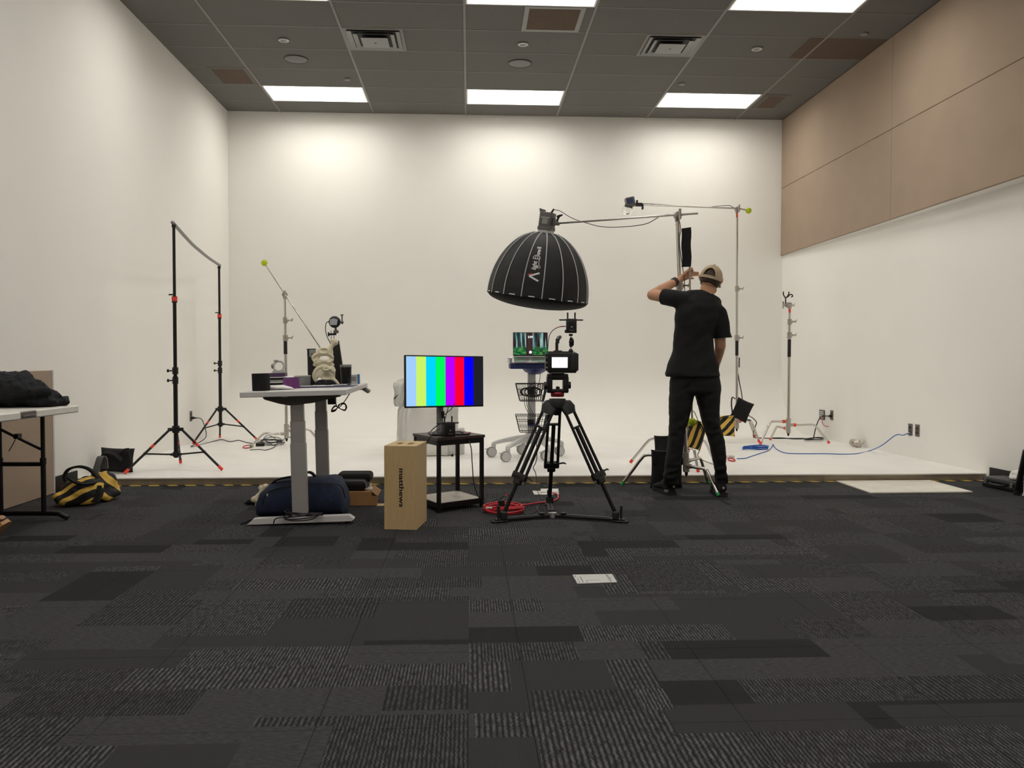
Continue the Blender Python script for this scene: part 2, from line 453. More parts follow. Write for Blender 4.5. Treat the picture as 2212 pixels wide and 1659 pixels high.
for i in range(len(gx)-1):
    for j in range(len(gy)-1):
        w, d = gx[i+1]-gx[i], gy[j+1]-gy[j]
        piece('carpet_tile', w-.0008, d-.0008, .008, carpet, floor, ((gx[i]+gx[i+1])/2, (gy[j]+gy[j+1])/2, -.008))

# walls
def XRW(y): return XR+.029*(YB-y)         # the right wall below the panels is slightly splayed
def on_rw(px, py):
    d = ray(px, py); k = (XR+.029*YB)/(d.x+.029*d.y); return V((0, 0, CH))+d*k
RC = .8
prof = [(YB+.15, H+.25), (YB, H+.1), (YB, ZP+RC+.03), (YB, ZP+RC)]+[(YB-RC+RC*math.cos(a), ZP+RC-RC*math.sin(a)) for a in [PI/2*k/40 for k in range(1, 40)]]+[(YB-RC, ZP+.0005), (YB-RC, -.1), (YB+.15, -.1)]
w = MB(); n = len(prof)
vs_ = [(XL-.15, y, z) for y, z in prof]+[(XR+.15, y, z) for y, z in prof]
w.add(vs_, [tuple(range(n)), tuple(range(2*n-1, n-1, -1))]+[(k, n+k, n+(k+1) % n, (k+1) % n) for k in range(n)])
struct(w, 'wall_back', M_('white_paint'), 'white back wall curving into the platform', smooth=30)
w = MB().box2((XL-.15, YF-.1, -.1), (XL, YB+.15, H+.25)); wall_l = struct(w, 'wall_left', M_('white_paint'), 'plain white left wall')
w = MB()
pts_ = [(XRW(YB+.15), YB+.15), (XRW(YF-.1), YF-.1), (XR+.7, YF-.1), (XR+.7, YB+.15)]
w.add([(x, y, -.1) for x, y in pts_]+[(x, y, 2.5) for x, y in pts_], [(0, 1, 2, 3), (4, 7, 6, 5), (0, 4, 5, 1), (1, 5, 6, 2), (2, 6, 7, 3), (3, 7, 4, 0)])
w.box2((XR-.001, YF-.1, 2.449), (XR+.7, YB+.15, H+.25)); wall_r = struct(w, 'wall_right', M_('white_paint'), 'white right wall with taupe acoustic panels above')
w = MB().box2((XL-.15, YF-.15, -.1), (XR+.7, YF, H+.25)); struct(w, 'wall_front', M_('white_paint'), 'white wall behind the viewpoint')
# acoustic panels on the right wall (two rows)
ys = [YB-.002, 8.400, 5.38, 2.36, -.66, YF+.002]
for (z0, z1) in ((2.448, 3.353), (3.357, H-.004)):
    for k in range(len(ys)-1):
        part(MB().box2((XR-.030, ys[k+1]+.0022, z0), (XR, ys[k]-.0022, z1), .004), 'acoustic_panel', M_('taupe_panel'), wall_r)
# taupe dado panel on the left wall, with pale end trim
part(MB().box2((XL, YF+.01, .003), (XL+.018, 6.575, .940), .003), 'dado_panel', M_('taupe_panel'), wall_l, 'taupe lower panel')
part(MB().box2((XL, 6.576, .003), (XL+.022, 6.60, .942), .002), 'edge_strip', M_('pale_grey'), wall_l)
struct(MB().box2((XL, 6.602, .001), (XL+.012, YP-.002, .125), .002), 'baseboard_left', M_('black_rubber'), 'short black baseboard on the left wall before the platform')
bbr = MB(); q_ = [(XRW(6.93)-.012, 6.93), (XRW(6.93)+.002, 6.93), (XRW(YF)+.002, YF+.01), (XRW(YF)-.012, YF+.01)]
bbr.add([(x, y, .001) for x, y in q_]+[(x, y, .12) for x, y in q_], [(0, 1, 2, 3), (4, 7, 6, 5), (0, 4, 5, 1), (1, 5, 6, 2), (2, 6, 7, 3), (3, 7, 4, 0)])
struct(bbr, 'baseboard_right', M_('black_rubber'), 'black baseboard on the right wall before the platform')

# platform with bronze fascia, white lip and hazard tape at its foot
pl = struct(MB().box2((XL+.001, YP+.012, -.006), (XR+.14, YB-RC+.02, ZP)), 'stage_platform', M_('platform_white'), 'low white painted platform in front of the back wall')
part(MB().box2((XL+.001, YP, .001), (XR+.14, YP+.011, ZP-.011)), 'fascia', M_('bronze'), pl, 'bronze metal fascia')
part(MB().box2((XL+.001, YP-.006, ZP-.0105), (XR+.14, YP+.02, ZP+.001), .002), 'lip', M_('platform_white'), pl, 'white edge lip')
hz = stripes('tape_stripes', (28, 26, 24), (232, 196, 84), (1, .75, 0), .118, .48, .45, 0)
one(MB().box2((XL+.004, YP-.042, .0005), (XRW(YP)-.03, YP-.001, .0018)), 'hazard_tape', hz, 'yellow and black hazard tape along the foot of the platform', 'tape')

# ceiling
ce = struct(MB().box2((XL-.1, YF-.1, H+.135), (XR+.1, YB+.1, H+.23)), 'ceiling', M_('black_rubber'), 'dark grey suspended ceiling')
cx = cuts(XL, XR, GX, CW); cyy = cuts(YF, YB, GY, RW)
def cell(k, j): return (GX+k*CW, GY+j*RW)
LIGHT_K = (-2, 0, 2); LIGHT_J = (4, -1, -6, -11, -16)
lights = {(k, j) for k in LIGHT_K for j in LIGHT_J}
def cell_of(xa, ya): return (round((xa-GX)/CW-.001) if False else math.floor((xa-GX)/CW+.5e-3), math.floor((ya-GY)/RW+.5e-3))
special = {}                              # cells that hold something other than a plain tile
for i in range(len(cx)-1):
    for j in range(len(cyy)-1):
        x0, x1, y0, y1 = cx[i], cx[i+1], cyy[j], cyy[j+1]
        k, r = cell_of(x0, y0)
        if (k, r) in lights: continue
        mat_ = M_('ceiling_tile')
        piece('ceiling_tile', x1-x0-.004, y1-y0-.004, .010, mat_, ce, ((x0+x1)/2, (y0+y1)/2, H+.003))
for x in cx[1:-1]: part(MB().box2((x-.012, YF, H-.003), (x+.012, YB, H+.006), .0015), 'grid_bar', M_('grid_metal'), ce)
for y in cyy[1:-1]: part(MB().box2((XL, y-.007, H-.0005), (XR, y+.007, H+.004), .001), 'cross_bar', M_('grid_metal'), ce)

# troffer lights (2 ft x 4 ft)
pos_n = {(-2, 4): 'by the white left wall, over the far end of the platform', (0, 4): 'between two others over the far end of the platform', (2, 4): 'by the taupe panels, over the far end of the platform'}
for (k, j) in sorted(lights, key=lambda q: -q[1]):
    x, y = cell(k, j); x1, y1 = x+CW, y+RW
    far = (k, j) in pos_n
    col_n = {-2: 'on the left wall side', 0: 'in the middle line', 2: 'on the taupe panel side'}[k]
    row_n = {-1: 'over the front of the platform', -6: 'over the carpet before the desk', -11: 'over the open carpet', -16: 'over the carpet at the front wall'}.get(j)
    lab = 'lit ceiling troffer '+pos_n[(k, j)] if far else 'lit ceiling troffer %s, %s' % (col_n, row_n)
    t = thing('ceiling_light', lab, 'light', ((x+x1)/2, (y+y1)/2, H-.01), group='ceiling troffers')
    f = MB(); RD = .125; x += .013; x1 -= .013; y += .008; y1 -= .008; e = .016
    for a, b in (((x, y), (x1, y+e)), ((x, y1-e), (x1, y1)), ((x, y+e), (x+e, y1-e)), ((x1-e, y+e), (x1, y1-e))):
        f.box2((a[0], a[1], H-.003), (b[0], b[1], H+RD+.004), .001)
    part(f, 'housing', M_('fixture_white'), t)
    part(MB().add([(x+e, y+e, H+RD), (x1-e, y+e, H+RD), (x1-e, y1-e, H+RD), (x+e, y1-e, H+RD)], [(0, 3, 2, 1)]), 'diffuser', M_('lamp_diffuser'), t, smooth=0)

def air_diffuser(x, y, lab):
    t = thing('air_diffuser', lab, 'air vent', (x+.3, y+.3, H-.03)); s = .5996
    c = V((x+.3048, y+.3048, 0))
    def ringm(mb, a, b, za, zb):
        vs_ = []
        for r, z in ((a, za), (b, zb)):
            for sx, sy in ((-1, -1), (1, -1), (1, 1), (-1, 1)): vs_.append((c.x+sx*r, c.y+sy*r, z))
        mb.add(vs_+[(v[0], v[1], v[2]+.003) for v in vs_], [(k, (k+1) % 4, 4+(k+1) % 4, 4+k) for k in range(4)]+[(8+k, 12+k, 12+(k+1) % 4, 8+(k+1) % 4) for k in range(4)]+[(k, 8+k, 8+(k+1) % 4, (k+1) % 4) for k in range(4)]+[(4+k, 4+(k+1) % 4, 12+(k+1) % 4, 12+k) for k in range(4)])
        return mb
    part(ringm(MB(), .297, .262, H-.003, H-.004), 'frame', M_('grid_metal'), t)
    part(MB().box2((c.x-.262, c.y-.262, H-.001), (c.x+.262, c.y+.262, H+.0)), 'throat', M_('black_rubber'), t)
    for a, b, z in ((.262, .222, -.006), (.205, .165, -.014)):
        part(ringm(MB(), a, b, H+z-.012, H+z+.004), 'louvre', M_('grey_tube'), t)
    part(MB().box2((c.x-.135, c.y-.135, H-.034), (c.x+.135, c.y+.135, H-.028), .002), 'centre_plate', M_('grey_tube'), t)
    part(MB().cyl((c.x, c.y, H-.036), (c.x, c.y, H-.003), .012, n=8), 'screw', M_('black_metal'), t)
x, y = cell(-1, 1); air_diffuser(x+.004, y, 'square louvred ceiling air diffuser on the white wall side')
x, y = cell(2, 1); air_diffuser(x-.614, y, 'square louvred ceiling air diffuser on the taupe panel side')

def grille(x0, y0, x1, y1, lab, fm, gm, name='return_grille'):
    t = thing(name, lab, 'air vent', ((x0+x1)/2, (y0+y1)/2, H-.01)); e = .045
    f = MB()
    for a, b in (((x0, y0), (x1, y0+e)), ((x0, y1-e), (x1, y1)), ((x0, y0+e), (x0+e, y1-e)), ((x1-e, y0+e), (x1, y1-e))): f.box2((a[0], a[1], H-.004), (b[0], b[1], H+.002), .0015)
    part(f, 'frame', fm, t)
    part(MB().box2((x0+e, y0+e, H-.002), (x1-e, y1-e, H+.002)), 'perforated_plate', gm, t)
x, y = cell(0, 0); grille(x+.56, y+.008, x+1.13, y+RW-.01, 'grey framed square return grille in the ceiling behind a troffer', M_('mid_grey'), M_('brown_tile'))
x, y = cell(-2, 3); grille(x-.46, y+.008, x-.014, y+RW-.01, 'brown square ceiling grille near the white left wall', M_('ceiling_tile'), M_('brown_tile'))
x, y = cell(3, 4); grille(x+.05, y+.02, x+.36, y+RW-.02, 'small brown ceiling grille near the taupe panels', M_('ceiling_tile'), M_('brown_tile'))
x, y = cell(2, 1); one(MB().box2((x+1.06, y+.01, H-.0022), (XR-.006, y+RW-.01, H+.0025), .001), 'access_panel', M_('brown_tile'), 'flat brown access panel in the ceiling by the taupe wall', 'panel')

def downlight(px, py, lab):
    p = gp(px, py, H); t = thing('downlight', lab, 'light', (p.x, p.y, H-.02), group='small round downlights')
    T = MX.Translation(p)
    part(MB().lathe([(.052, -.001), (.056, -.008), (.050, -.012), (.034, -.010), (.030, .0)], 24, T), 'trim_ring', M_('pale_grey'), t)
    part(MB().lathe([(.0, -.006), (.018, -.009), (.028, -.004), (.029, .0)], 16, T), 'lens', M_('mid_grey'), t)
downlight(613, 86, 'small round recessed downlight on the white left wall side'); downlight(1130, 95, 'small round recessed downlight in the middle of the ceiling'); downlight(1635, 105, 'small round recessed downlight on the taupe wall side')
def speaker(px, py, lab):
    p = gp(px, py, H); t = thing('ceiling_speaker', lab, 'speaker', (p.x, p.y, H-.02))
    T = MX.Translation(p)
    part(MB().lathe([(.125, 0), (.13, -.006), (.122, -.009), (.118, -.004)], 32, T), 'rim', M_('ceiling_tile'), t)
    part(MB().lathe([(0, -.008), (.08, -.0075), (.118, -.005), (.118, 0)], 32, T), 'mesh_cover', M_('lamp_grey'), t)
speaker(639, 128, 'round ceiling speaker on the white left wall side'); speaker(1123, 137, 'round ceiling speaker in the middle of the ceiling')
for px, py, lab in ((750, 171, 'tiny sprinkler cap on the white left wall side of the ceiling'), (1473, 181, 'tiny sprinkler cap near the middle right troffer'), (1867, 73, 'tiny sprinkler cap beside the brown access panel')):
    p = gp(px, py, H); one(MB().lathe([(.0, -.014), (.034, -.012), (.040, -.004), (.040, .003)], 18, MX.Translation(p)), 'sprinkler_cap', M_('grid_metal'), lab, 'sprinkler')

# wall outlets
def plate(px, py, X, w, h, lab, rows=2):
    p = on_x(px, py, X) if X < 0 else on_rw(px, py); s = 1 if X < 0 else -1; X = p.x
    t = thing('wall_outlet', lab, 'outlet', (X+s*.003, p.y, p.z-h/2))
    part(MB().box((X+s*.003, p.y, p.z), (.006, w, h), .002), 'cover_plate', M_('outlet_dark'), t)
    for k in range(rows):
        zz = p.z+(k-(rows-1)/2)*h*.36
        part(MB().box((X+s*.007, p.y, zz), (.004, w*.5, h*.24), .0015), 'socket', M_('black_plastic'), t)
    return p
oL = plate(412, 899, XL, .075, .118, 'brown wall outlet on the white left wall')
o1 = plate(1797, 897, XR, .075, .118, 'single brown outlet plate with black plug on the right wall')
o2 = plate(1967, 928, XR, .075, .118, 'brown outlet plate that the blue cable plugs into')
o3 = plate(1982, 930, XR, .075, .118, 'blank brown plate next to the blue cable outlet')
p = on_rw(1776, 896); XD = p.x; t = thing('data_outlet', 'wide black framed data outlet plate with pale sockets on right wall', 'outlet', (XD-.004, p.y, p.z-.06))
part(MB().box((XD-.004, p.y, p.z), (.008, .15, .118), .002), 'frame', M_('black_plastic'), t)
for k in range(3):
    for q in range(4): part(MB().box((XD-.009, p.y+(k-1)*.044, p.z+(q-1.5)*.025), (.003, .034, .018), .001), 'socket', M_('pale_grey'), t)
oD = p
# ================================================================== LEFT SIDE
def ball(mb, c, r=.0335): return mb.sphere(c, r, 16, 10)

# ---- folding table against the left wall
def folding_table():
    zt = .735; a, b = V((-2.50, 5.56, 0)), V((-2.52, 4.74, 0))
    e = (b-a).normalized(); nrm = V((-1, .0, 0)); nrm = (nrm-e*nrm.dot(e)).normalized()
    Lx, Wd = 1.83, .60
    t = thing('folding_table', 'white plastic folding table with black legs against the left wall', 'table', a+nrm*Wd/2+e*Lx/2)
    def P(u, v, z): q = a+e*u+nrm*v; return V((q.x, q.y, z))
    m = MB(); T = MX(((e.x, nrm.x, 0, a.x), (e.y, nrm.y, 0, a.y), (0, 0, 1, 0), (0, 0, 0, 1)))
    mb = MB(T)
    # top with a recessed grip in the long edge
    g0, g1 = .50, .67
    mb.box2((0, .012, zt-.048), (Lx, Wd, zt), .008, 2)
    mb.box2((0, 0, zt-.048), (g0, .02, zt-.004), .006); mb.box2((g1, 0, zt-.048), (Lx, .02, zt-.004), .006)
    part(mb, 'table_top', M_('plastic_white'), t)
    part(MB(T).box2((g0, .004, zt-.046), (g1, .011, zt-.006), .003), 'grip_recess', M_('outlet_dark'), t)
    part(MB(T).tube([(g0+.02, .001, zt-.034), (g0+.05, -.006, zt-.03), (g1-.05, -.006, zt-.03), (g1-.02, .001, zt-.034)], .005, 8, 4), 'grip', M_('lamp_grey'), t)
    for u in (.06, 1.72):
        lg = None
        for v in (.20, .47):
            part(MB(T).tube([(u, v, .045), (u, v, .40)], .016, 12).tube([(u, v, .38), (u, v, zt-.05)], .0135, 12).cyl((u, v, .36), (u, v, .40), .019), 'leg', M_('black_metal'), t)
        part(MB(T).tube([(u, .05, .016), (u, .09, .034), (u, .14, .045), (u, .50, .045), (u, .54, .034), (u, .57, .016)], .016, 12, 4), 'foot_bar', M_('black_metal'), t)
        part(MB(T).tube([(u, .20, .36), (u, .47, .36)], .014, 12), 'cross_bar', M_('black_metal'), t)
        s = 1 if u < 1 else -1
        part(MB(T).tube([(u, .215, .455), (u+s*.42, .36, zt-.05)], .009, 8).box((u+s*.16, .27, .553), (.05, .03, .03), .004).tube([(u+s*.16, .28, .54), (u+s*.10, .33, .50), (u+s*.06, .38, .45)], .003, 6), 'brace', M_('black_metal'), t)
    return zt
zt = folding_table()

# ---- black jacket heaped on the table
j = MB()
q = lambda px, py, Y: at(px, py, Y)
blobs = [((-2.78, 5.36, zt+.055), (.20, .16, .055)), ((-2.86, 5.28, zt+.10), (.20, .15, .085)), ((-2.72, 5.26, zt+.12), (.13, .12, .07)), ((-2.66, 5.36, zt+.07), (.12, .10, .06)), ((-2.62, 5.33, zt+.035), (.10, .13, .033)), ((-2.95, 5.15, zt+.09), (.13, .22, .09)), ((-2.70, 5.22, zt+.155), (.09, .05, .03)), ((-2.60, 5.25, zt+.10), (.085, .05, .04)), ((-2.57, 5.42, zt+.03), (.065, .10, .03)), ((-2.60, 5.36, zt+.065), (.07, .09, .035)), ((-2.66, 5.3, zt+.13), (.08, .09, .04)), ((-2.83, 5.26, zt+.15), (.17, .13, .07)), ((-2.98, 5.2, zt+.14), (.14, .16, .075)), ((-2.72, 5.25, zt+.165), (.10, .09, .045)), ((-2.63, 5.27, zt+.125), (.075, .06, .035))]
for c, r in blobs: j.sphere(c, r, 18, 12)
remesh(j, .009, 1); j.jitter(.020, 10, 3).jitter(.014, 22, 5).jitter(.006, 50, 8)
for v in j.bm.verts: v.co.z = max(v.co.z, zt+.001)
one(j, 'jacket', M_('jacket_cloth'), 'black jacket heaped on the white folding table', 'jacket', smooth=180)

# ---- tan shoe at the edge of the view
c0 = gp(0, 1204, 0); D = V((1, -.12, 0)).normalized()
S = MX.Translation(V((c0.x-.150, c0.y+.02, .012))) @ MX.Rotation(-.10, 4, 'Z') @ MX.Rotation(-.74, 4, 'Y')
t = thing('leather_shoe', 'tan leather shoe with a dark welt seam, toe raised from the carpet', 'shoe', (c0.x-.12, c0.y, 0))
sh = MB(S); sh.loft([((-.02, 0, .045), .03, .03, (0, 1, 0), (0, 0, 1)), ((.03, 0, .05), .036, .042, (0, 1, 0), (0, 0, 1)), ((.12, 0, .048), .040, .040, (0, 1, 0), (0, 0, 1)), ((.19, .0, .042), .045, .032, (0, 1, 0), (0, 0, 1)), ((.235, 0, .038), .038, .024, (0, 1, 0), (0, 0, 1)), ((.255, 0, .033), .022, .014, (0, 1, 0), (0, 0, 1))], 18)
part(sh, 'upper', pm('brown_leather', (158, 112, 84), .45, var=.1, vscale=20), t)
so = MB(S); out = [(-.045, .02), (-.045, -.02), (-.03, -.034), (.05, -.034), (.13, -.044), (.20, -.048), (.25, -.036), (.268, 0), (.25, .036), (.20, .048), (.13, .044), (.05, .034), (-.03, .034)]
part(so.prism(out, .020, MX.Translation(V((0, 0, -.008)))), 'sole', M_('tan_leather'), t, 'tan sole')
part(MB(S).tube([(x*.985, y*.96, .016) for x, y in out], .0045, 6, 3, closed=True), 'welt', M_('dark_leather'), t)

# ---- sandbags on the carpet
def hazard(i, d, per=.085): return stripes('hazard_cloth_%d' % i, (20, 18, 17), (222, 180, 78), d, per, .58 if i < 3 else .5, .75, .35)
t = thing('sandbag', 'yellow and black striped sandbag slumped on the carpet by the platform', 'sandbag', (-2.66, 6.2, 0))
b = MB(); b.sphere((-2.735, 6.10, .085), (.150, .13, .098), 20, 14).sphere((-2.79, 6.04, .05), (.10, .10, .055), 16, 10).sphere((-2.69, 6.12, .13), (.09, .1, .07), 16, 10)
remesh(b, .012, 4); b.jitter(.022, 9, 1).jitter(.008, 25, 4)
for v in b.bm.verts: v.co.z = max(v.co.z, .001)
part(b, 'pouch', hazard(1, (-.75, .3, 1), .08), t, smooth=180)
b = MB(); b.sphere((-2.655, 6.29, .09), (.085, .12, .12), 20, 14).sphere((-2.64, 6.27, .05), (.09, .12, .055), 16, 10)
remesh(b, .012, 4); b.jitter(.020, 9, 2).jitter(.008, 25, 4)
for v in b.bm.verts: v.co.z = max(v.co.z, .001)
part(b, 'pouch', hazard(2, (.9, .3, 1), .1), t, smooth=180)
part(MB().strap([at(142, 1040, 6.10), at(140, 1026, 6.10), at(150, 1013, 6.10), at(172, 1008, 6.10), at(193, 1014, 6.12), at(208, 1030, 6.14), at(214, 1048, 6.16)], .032, .016, (0, 1, 0), 5), 'handle', M_('black_cloth'), t)
part(MB().strap([at(146, 1030, 6.02), at(160, 1040, 6.0), at(182, 1046, 6.0), at(206, 1044, 6.05)], .03, .014, (0, 1, .2), 5), 'handle', M_('black_cloth'), t)
part(MB().strap([at(203, 1030, 6.2), at(211, 1005, 6.22), at(217, 988, 6.24), at(224, 990, 6.26), at(227, 1012, 6.28)], .045, .012, (1, .1, 0), 5), 'strap', M_('lamp_grey'), t)
part(MB().strap([at(205, 1050, 6.08), at(203, 1068, 6.05), at(200, 1085, 6.03)], .09, .02, (1, .1, 0), 4), 'band', M_('black_cloth'), t)
# coil of red cable behind the sandbag
cc = MB()
for k in range(4):
    c = gp(134, 1056, .02+.018*k)+V((.0, .1, 0)); cc.tube([(c.x+.055*math.cos(a), c.y+.05*math.sin(a)+.01*k, c.z+.012*math.sin(a+k)) for a in [2*PI*i/18 for i in range(18)]], .005, 6, 0, True)
one(cc, 'red_cable_coil', M_('red_cable'), 'small red cable coil tucked behind the striped sandbag on the carpet', 'cable', smooth=180)
# black sandbag on the platform edge
t = thing('sandbag', 'black sandbag with loop handles on the left corner of the platform', 'sandbag', (-2.985, 7.33, ZP))
T = MX.Translation(V((-2.985, 7.33, ZP+.105))) @ MX.Rotation(.12, 4, 'Z') @ MX.Rotation(PI/2-.12, 4, 'X') @ MX.Rotation(-.05, 4, 'Z')
b = MB(); b.pillow(.27, .21, .15, M=T, lump=.02, seed=4)
for v in b.bm.verts: v.co.z = max(v.co.z, ZP+.001)
part(b, 'pouch', M_('black_cloth'), t, smooth=180)
part(MB().strap([at(220, 985, 7.25), at(228, 978, 7.23), at(245, 981, 7.22), at(262, 994, 7.21)], .05, .016, (0, 1, .3), 5), 'flap', M_('black_cloth'), t)
part(MB().strap([at(257, 989, 7.27), at(266, 975, 7.25), at(276, 969, 7.25), at(281, 985, 7.25), at(284, 999, 7.25), at(278, 1001, 7.26)], .03, .006, (.3, 1, 0), 5), 'handle', M_('black_cloth'), t)
part(MB().strap([at(233, 977, 7.35), at(240, 972, 7.35), at(252, 974, 7.35), at(262, 982, 7.35)], .03, .008, (0, 1, 0), 5), 'handle', M_('black_cloth'), t)

# ---- black light stands with red tape and the grey cross tube
def light_stand(C, zb, feet, zhub, zring, ztop, zred, zclamp, lab, r=.0165):
    C = V((C[0], C[1], 0)); P = lambda z: V((C.x, C.y, z))
    t = thing('light_stand', lab, 'light stand', P(zb))
    part(MB().cyl(P(zring-.03), P(zclamp+.06), r*1.15, n=14), 'lower_tube', M_('black_metal'), t)
    part(MB().cyl(P(zclamp), P(zred), r*.95, n=14), 'middle_tube', M_('black_metal'), t)
    part(MB().cyl(P(zred), P(ztop), r*.78, n=14), 'upper_tube', M_('black_metal'), t)
    for z in (zclamp+.02, zclamp+.105):
        cl = part(MB().cyl(P(z-.03), P(z+.03), r*1.55, n=12), 'clamp', M_('black_plastic'), t)
        part(MB().cyl(P(z)+V((-.02, -.005, 0)), P(z)+V((-.055, -.012, 0)), .006, n=8).cyl(P(z)+V((-.05, -.011, 0)), P(z)+V((-.066, -.014, 0)), .014, n=10), 'knob', M_('black_plastic'), cl)
    cl = part(MB().cyl(P(zred-.035), P(zred+.02), r*1.4, n=12).box(P(zred+.035)+V((-.03, 0, 0)), (.04, .012, .012), .003), 'clamp', M_('black_plastic'), t)
    part(MB().cyl(P(zred-.022), P(zred+.016), r*1.46, n=12), 'tape_band', M_('red_tape'), cl)
    hub = MB().cyl(P(zhub-.03), P(zhub+.03), r*1.9, n=14); ring = MB().cyl(P(zring-.02), P(zring+.02), r*1.7, n=14)
    for f in feet:
        f = V(f); d = (V((f.x, f.y, 0))-C).normalized(); a = P(zhub)+d*.055; hub.box(P(zhub)+d*.04, (.06, .025, .03), .004, MX.Rotation(math.atan2(d.y, d.x), 4, 'Z'))
        ft = V((f.x, f.y, zb+.014)); m1 = a.lerp(ft, .57)
        lg = part(MB().tube([a, ft], .011, 10), 'leg', M_('black_metal'), t)
        part(MB().tube([a.lerp(ft, .92), a.lerp(ft, 1.012)], .0135, 10), 'foot_cap', M_('red_tape'), lg)
        part(MB().tube([a.lerp(ft, .36), a.lerp(ft, .43)], .0125, 10), 'tape_band', M_('red_tape'), lg)
        rr = P(zring)+d*.035; ring.box(P(zring)+d*.03, (.04, .022, .022), .003, MX.Rotation(math.atan2(d.y, d.x), 4, 'Z'))
        part(MB().tube([rr, m1], .0075, 8).cyl(m1+V((0, 0, -.012)), m1+V((0, 0, .012)), .01, n=8), 'brace', M_('black_metal'), t)
    part(hub, 'leg_hub', M_('black_plastic'), t); part(ring, 'brace_ring', M_('black_plastic'), t)
    part(MB().cyl(P(ztop-.02), P(ztop+.005), r*1.1, n=12).cyl(P(ztop), P(ztop+.025), .006, n=8), 'spigot', M_('black_metal'), t)
    return P(ztop)
fA = [(-2.869, 7.198), (-2.13, 7.40), (-2.66, 7.94)]
cA = at(380, 930, 7.50)
tA = light_stand((cA.x, cA.y), ZP, [(x, y, 0) for x, y in fA], .415, .197, 2.185, 1.55, .82, 'black light stand with red tipped legs by the platform edge')
cB = at(476, 880, 10.05)
fB = [(cB.x-.20, cB.y-.36), (cB.x+.42, cB.y+.02), (cB.x-.13, cB.y+.42)]
tB = light_stand((cB.x, cB.y), ZP, [(x, y, 0) for x, y in fB], .44, .262, 2.10, 1.53, .87, 'black light stand with red tipped legs in the far left corner')
mid = (tA+tB)/2-V((0, 0, .03))
one(MB().tube([tA+V((0, -.03, .018)), tA.lerp(tB, .3)-V((0, 0, .018)), mid+V((0, 0, .012)), tA.lerp(tB, .72)-V((0, 0, .008)), tB+V((0, .03, .018))], .016, 12, 6), 'cross_tube', M_('grey_tube'), 'grey cross tube spanning the two black light stands', 'tube', smooth=180)

# ---- C-stands
def wing(mb, p, d, s=1.):
    d = V(d).normalized(); q = p+d*.035*s
    mb.cyl(p, q, .008*s, n=8)
    u = V((0, 0, 1)) if abs(d.z) < .8 else V((1, 0, 0))
    mb.tube([q-u*.012*s, q+d*.006*s, q+u*.022*s+d*.018*s], [.009*s, .010*s, .005*s], 8); return mb
def c_stand(name, lab, C, zb, feet, zh, col, collars, ztop, sleeve=None, tape='red_tape', lean=(0, 0), head=True, headdir=(-1, 0, 0), chrome='chrome', wingdir=(1, 0, 0), hubtape=True):
    C = V((C[0], C[1], 0)); zl = min(zh)
    P = lambda z: V((C.x+lean[0]*(z-zl), C.y+lean[1]*(z-zl), z))
    t = thing(name, lab, 'stand', V((C.x, C.y, zb)))
    zs = [zl-.02]+[c for c in collars]+[ztop]; rs = [.0175, .0150, .0125, .0105]
    for k in range(len(zs)-1):
        part(MB().tube([P(zs[k]), P(zs[k+1]+(.0 if k == len(zs)-2 else .02))], rs[min(k, 3)], 14), ('lower_tube', 'middle_tube', 'upper_tube', 'top_tube')[min(k, 3)], M_(chrome), t)
    for k, z in enumerate(collars):
        cm = MB().tube([P(z-.045), P(z+.022)], rs[k]*1.55, 12).box(P(z-.012)+V(wingdir)*.022, (.03, .03, .03), .006)
        cl = part(cm, 'collar', M_('satin_metal'), t)
        part(wing(MB(), P(z-.008)+V(wingdir)*.03, wingdir), 'wing_screw', M_('satin_metal'), cl)
    if sleeve: part(MB().tube([P(sleeve[0]), P(sleeve[1])], rs[0]*1.12, 14), 'grip_sleeve', M_('black_rubber'), t)
    hub = MB().tube([P(zl-.05), P(max(zh)+.035)], .026, 16)
    for f, z in zip(feet, zh):
        f = V(f); d = V((f.x-C.x, f.y-C.y, 0)); R = d.length; d.normalize()
        base = P(z)
        a = base+d*.03; e = V((f.x, f.y, zb+.012)); b1 = base+d*(R*.60)+V((0, 0, .002)); b2 = V((C.x, C.y, 0))+d*(R*.70); b2.z = z-(z-zb)*.14
        lg = part(MB().tube([a, base+d*(R*.32), b1, b2, b2.lerp(e, .35), b2.lerp(e, .7), e], .0125, 12, 5), 'leg', M_(chrome), t)
        part(MB().tube([b2.lerp(e, .88), b2.lerp(e, 1.012)], .0142, 12), 'foot_tape', M_(tape), lg)
        hub.tube([base, base+d*.06], .019, 12)
        if hubtape: part(MB().tube([base+d*.055, base+d*.085], .0195, 12), 'leg_tape', M_('red_tape'), lg)
    part(hub, 'leg_hub', M_('satin_metal'), t)
    part(MB().tube([P(zl-.05), P(zl-.07), P(zl-.085)], [.014, .012, .006], 10), 'spring_pin', M_('black_metal'), t)
    tp = P(ztop)
    if head:
        hd = V(headdir).normalized()
        h = MB().cyl(tp-hd*.012, tp+hd*.03, .030, n=18).cyl(tp+hd*.03, tp+hd*.048, .027, n=18).box(tp-V((0, 0, .022)), (.034, .034, .05), .006)
        hh = part(h, 'grip_head', M_('satin_metal'), t)
        part(MB().cyl(tp+hd*.045, tp+hd*.085, .008, n=8).tube([tp+hd*.085+V((0, 0, .04)), tp+hd*.082, tp+hd*.085-V((0, 0, .04))], [.011, .009, .011], 8), 'handle', M_('satin_metal'), hh)
        part(wing(MB(), tp-hd*.012, -hd), 'wing_screw', M_('satin_metal'), hh)
    return t, tp

